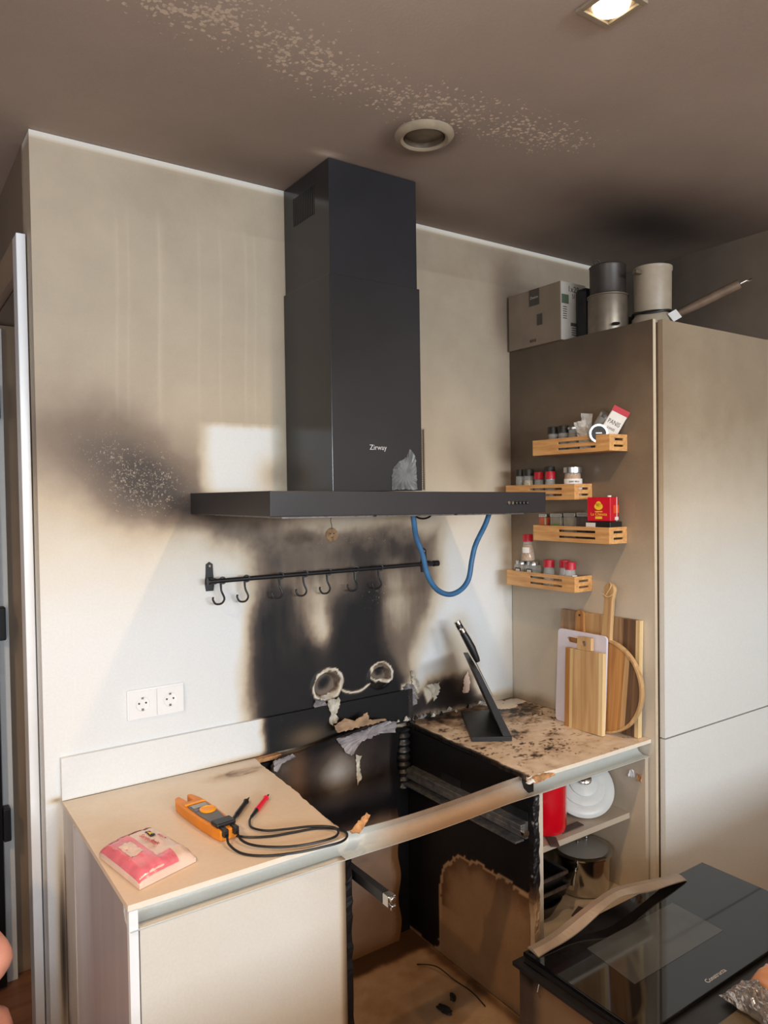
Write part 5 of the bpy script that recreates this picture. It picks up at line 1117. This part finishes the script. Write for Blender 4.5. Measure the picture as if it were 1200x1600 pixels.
# ------------------------------------------------------------------ snack bag on the oven
sb = thing('food_bag', 'crinkled clear and foil food bag with peach print resting on the oven trim', 'bag', (0, 0, .5145))
def crumple(x0, x1, y0, y1, h, n, seed, fx=24, amp=.012):
    vs = []; fs = []
    U = np.linspace(0,1,n+1); 
    for i in range(n+1):
        for j in range(n+1):
            u, v = U[i], U[j]; e = (max(0,1-abs(2*u-1)**3)*max(0,1-abs(2*v-1)**3))**.6
            q = float(fbm(np.array([u*1.3+seed]), np.array([v*1.3+seed*2]), 7)[0]-.5)
            q2 = abs(float(fbm(np.array([u*2+seed]), np.array([v*1.3]), 6)[0]-.5))
            vs.append((x0+(x1-x0)*u+.012*q, y0+(y1-y0)*v+.012*q2, max(.001, .003+h*e+amp*2.4*q*min(1, e*2+.5))))
    for i in range(n):
        for j in range(n): a = i*(n+1)+j; fs.append((a,a+n+1,a+n+2,a+1))
    k = len(vs); vs += [(x, y, .0003) for x, y, z in vs]; fs += [tuple(k+q for q in f[::-1]) for f in fs[:n*n]]
    rim_ = [i*(n+1) for i in range(n+1)]+[n*(n+1)+j for j in range(1, n+1)]+[i*(n+1)+n for i in range(n-1,-1,-1)]+[j for j in range(n-1,0,-1)]
    fs += [(rim_[i], rim_[(i+1)%len(rim_)], k+rim_[(i+1)%len(rim_)], k+rim_[i]) for i in range(len(rim_))]
    return MB().add(vs, fs)
f1 = crumple(0, .085, 0, .20, .030, 26, 2).build('foil_end', m_foil, sb); f1.matrix_local = Matrix.Translation((1.085,-1.355,.008)) @ Matrix.Rotation(math.radians(-8), 4, 'Z')
f2 = crumple(0, .20, 0, .20, .07, 26, 5, amp=.010).build('printed_film', m_peach, sb, smooth=True); f2.matrix_local = Matrix.Translation((1.155,-1.368,.008)) @ Matrix.Rotation(math.radians(-8), 4, 'Z')
q = MB(); r7 = random.Random(5)
for (cx, cy, r_0, mm) in ((.10,.09,.018,m_green),(.13,.05,.014,m_redp),(.12,.12,.012,m_redp)):
    q = MB().lathe([(0,0),(r_0,-.006),(r_0,-.012),(0,-.012)], 14).build('printed_shape', mm, sb); q.matrix_local = Matrix.Translation((1.155+cx,-1.368+cy-.012,.088))

# ------------------------------------------------------------------ added counter-shaped blocker behind the camera (outside the view, blocks low daylight)
blocker = thing('daylight_blocker', 'white counter-shaped block added behind the camera to stop low daylight', 'light blocker', (0, 0, 0))
MB().box(-1.2,2.28,-2.85,-2.12,0,.88).build('body', m_white, blocker); MB().box(-1.22,2.3,-2.88,-2.10,.8805,.91).build('top', m_white, blocker, bevel=.002)

# ------------------------------------------------------------------ crouching person at the left edge
person = thing('person', 'person in white t-shirt crouching at the left edge, bare elbow resting on bare knee', 'person', (0, 0, 0))
def skin_body(name, verts, edges, radii, mat, parent, sub=2, root=0):
    me = bpy.data.meshes.new(name); me.from_pydata(verts, edges, []); o = bpy.data.objects.new(name, me); COL.objects.link(o)
    m = o.modifiers.new('skin', 'SKIN'); m.use_smooth_shade = True
    for i, r in enumerate(radii):
        sv = me.skin_vertices[0].data[i]; sv.radius = (r, r) if not isinstance(r, tuple) else r; sv.use_root = (i == root)
    s = o.modifiers.new('sub', 'SUBSURF'); s.levels = sub; s.render_levels = sub
    bpy.context.view_layer.update(); dg = bpy.context.evaluated_depsgraph_get(); me2 = bpy.data.meshes.new_from_object(o.evaluated_get(dg)); bpy.data.objects.remove(o)
    o = bpy.data.objects.new(name, me2); COL.objects.link(o); me2.materials.clear(); me2.materials.append(mat); o.parent = parent
    for p in me2.polygons: p.use_smooth = True
    return o
px, py = -.62, -.30     # pelvis; faces +x
V = [(px,py,.30),(px+.06,py,.44),(px+.12,py,.60),(px+.18,py,.74),(px+.20,py,.83),(px+.20,py,.90),   # 0-5 pelvis..neck
     (px+.02,py-.10,.29),(px+.32,py-.17,.44),(px+.24,py-.16,.09),(px+.36,py-.17,.045),   # 6-9 right hip, knee, ankle, toe
     (px+.02,py+.10,.29),(-.163,py+.10,.455),(px+.24,py+.12,.09),(px+.37,py+.12,.045),     # 10-13 left leg (knee in view)
     (px+.18,py-.17,.80),(px+.30,py-.22,.56),(px+.28,py-.08,.46),      # right arm 14-16
     (px+.22,py+.16,.82),(-.158,py+.14,.565),(-.38,py+.02,.50)]         # left arm 17-19: shoulder, elbow, wrist
E_ = [(0,1),(1,2),(2,3),(3,4),(4,5),(0,6),(6,7),(7,8),(8,9),(0,10),(10,11),(11,12),(12,13),(3,14),(14,15),(15,16),(3,17),(17,18),(18,19)]
Rr = [.12,.12,.13,.12,.06,.052,.085,.058,.036,.03,.085,.060,.036,.03,.055,.042,.027,.058,.044,.028]
skin_body('body', V, E_, Rr, m_skin, person)
# shirt and shorts over the body
skin_body('shirt', [(px+.04,py,.36),(px+.07,py,.46),(px+.12,py,.60),(px+.18,py,.74),(px+.20,py,.82),(px+.18,py-.17,.80),(px+.24,py-.20,.68),(px+.22,py+.16,.82),(-.208,py+.145,.665)],
   [(0,1),(1,2),(2,3),(3,4),(3,5),(5,6),(3,7),(7,8)], [.14,.142,.148,.138,.085,.075,.064,.080,.074], m_shirt, person)
skin_body('shorts', [(px,py,.30),(px+.02,py-.10,.29),(px+.25,py-.145,.39),(px+.02,py+.10,.29),(px+.22,py+.10,.36)], [(0,1),(1,2),(0,3),(3,4)], [.14,.10,.085,.10,.085], m_shorts, person)
# head
hd_ = MB(); hc = Vector((px+.22,py,1.04))
nu, nv = 28, 20; vs = []; fs = []
for j in range(nv+1):
    ph = PI*j/nv
    for i in range(nu):
        a = 2*PI*i/nu; x = math.sin(ph)*math.cos(a); y = math.sin(ph)*math.sin(a); z = math.cos(ph)
        rx, ry, rz = .098, .076, .118
        if z < 0: rx *= 1-.18*z*z*0; ry *= 1+.35*z*.6
        d_ = 0
        face = max(0, x)
        d_ += .020*face**8*math.exp(-((z+.08)/.16)**2)*math.exp(-(y/.16)**2)      # nose
        d_ -= .010*math.exp(-((z-.08)/.10)**2)*(math.exp(-((y-.38)/.16)**2)+math.exp(-((y+.38)/.16)**2))*(x > 0)  # eye sockets
        d_ += .005*math.exp(-((z+.42)/.06)**2)*math.exp(-(y/.25)**2)*(x > 0)+.008*math.exp(-((z+.72)/.14)**2)*(x > 0)
        vs.append((hc.x+x*rx+d_, hc.y+y*ry, hc.z+z*rz))
for j in range(nv):
    for i in range(nu): fs.append((j*nu+i, j*nu+(i+1)%nu, (j+1)*nu+(i+1)%nu, (j+1)*nu+i))
hd_.add(vs, fs); hdo = hd_.build('head', m_skin, person, smooth=True)
for sy in (-1, 1):
    MB().lathe([(0,.012),(.008,.009),(.012,0),(.008,-.009),(0,-.012)], 14, Matrix.Translation((hc.x+.078,hc.y+sy*.029,hc.z+.010))).build('eye', m_label, hdo, smooth=True)
    MB().lathe([(0,-.005),(.018,-.004),(.022,0),(.018,.004),(0,.003)], 16, Matrix.Translation((hc.x-.005,hc.y+sy*.078,hc.z)) @ Matrix.Rotation(PI/2, 4, 'X') @ Matrix.Diagonal((.8,1.5,1,1))).build('ear', m_skin, hdo, smooth=True)
MB().tube(spline([(hc.x+.088,hc.y-.022,hc.z-.05),(hc.x+.098,hc.y,hc.z-.052),(hc.x+.088,hc.y+.022,hc.z-.05)], 4), .004, 8).build('mouth', m_packr, hdo, smooth=True)
hv = MB(); vs = []; fs = []
for j in range(11):
    ph = PI*.56*j/10
    for i in range(nu):
        a = 2*PI*i/nu; k = 1.0 if math.cos(a) < .3 or ph < .9 else .93
        vs.append((hc.x-.008+math.sin(ph)*math.cos(a)*.108*k, hc.y+math.sin(ph)*math.sin(a)*.086, hc.z+.008+math.cos(ph)*.122))
for j in range(10):
    for i in range(nu): fs.append((j*nu+i, j*nu+(i+1)%nu, (j+1)*nu+(i+1)%nu, (j+1)*nu+i))
hv.add(vs, fs).build('hair', m_hair, person, smooth=True)
def hand(w, d, side):
    w = Vector(w); d = Vector(d).normalized(); upv = Vector((0,0,1)); s = d.cross(upv).normalized()*side
    vs = [tuple(w), tuple(w+d*.045), tuple(w+d*.085)]; es = [(0,1),(1,2)]; rr = [(.026,.020),(.036,.016),(.036,.013)]
    for k in range(4):
        o_ = s*(k-1.5)*.019; L = (.058,.070,.074,.064)[k]; b0 = len(vs)
        pts = [w+d*.07+o_, w+d*.10+o_, w+d*(.10+L*.5)+o_*1.05-upv*.012, w+d*(.10+L*.85)+o_*1.05-upv*.036]
        vs += [tuple(p) for p in pts]; es += [(1,b0),(b0,b0+1),(b0+1,b0+2),(b0+2,b0+3)]; rr += [.010,.0095,.0088,.0075]
    b0 = len(vs); pts = [w+d*.02-s*.030, w+d*.05-s*.050-upv*.008, w+d*.080-s*.055-upv*.018]; vs += [tuple(p) for p in pts]; es += [(0,b0),(b0,b0+1),(b0+1,b0+2)]; rr += [.013,.0105,.0085]
    skin_body('hand', vs, es, rr, m_skin, person, 1)
hand((px+.28,py-.08,.46), (-.2,.95,-.1), 1); hand((-.38,py+.02,.50), (-.5,-.8,-.1), -1)
for sy, yy in ((-1, py-.17), (1, py+.12)):
    MB().add([(px+.18,yy-.04,0),(px+.44,yy-.048,0),(px+.44,yy+.048,0),(px+.18,yy+.04,0),(px+.19,yy-.036,.085),(px+.40,yy-.040,.045),(px+.40,yy+.040,.045),(px+.19,yy+.036,.085)],
        [(3,2,1,0),(4,5,6,7),(0,1,5,4),(1,2,6,5),(2,3,7,6),(3,0,4,7)]).build('shoe', m_shirt, person, bevel=.012)
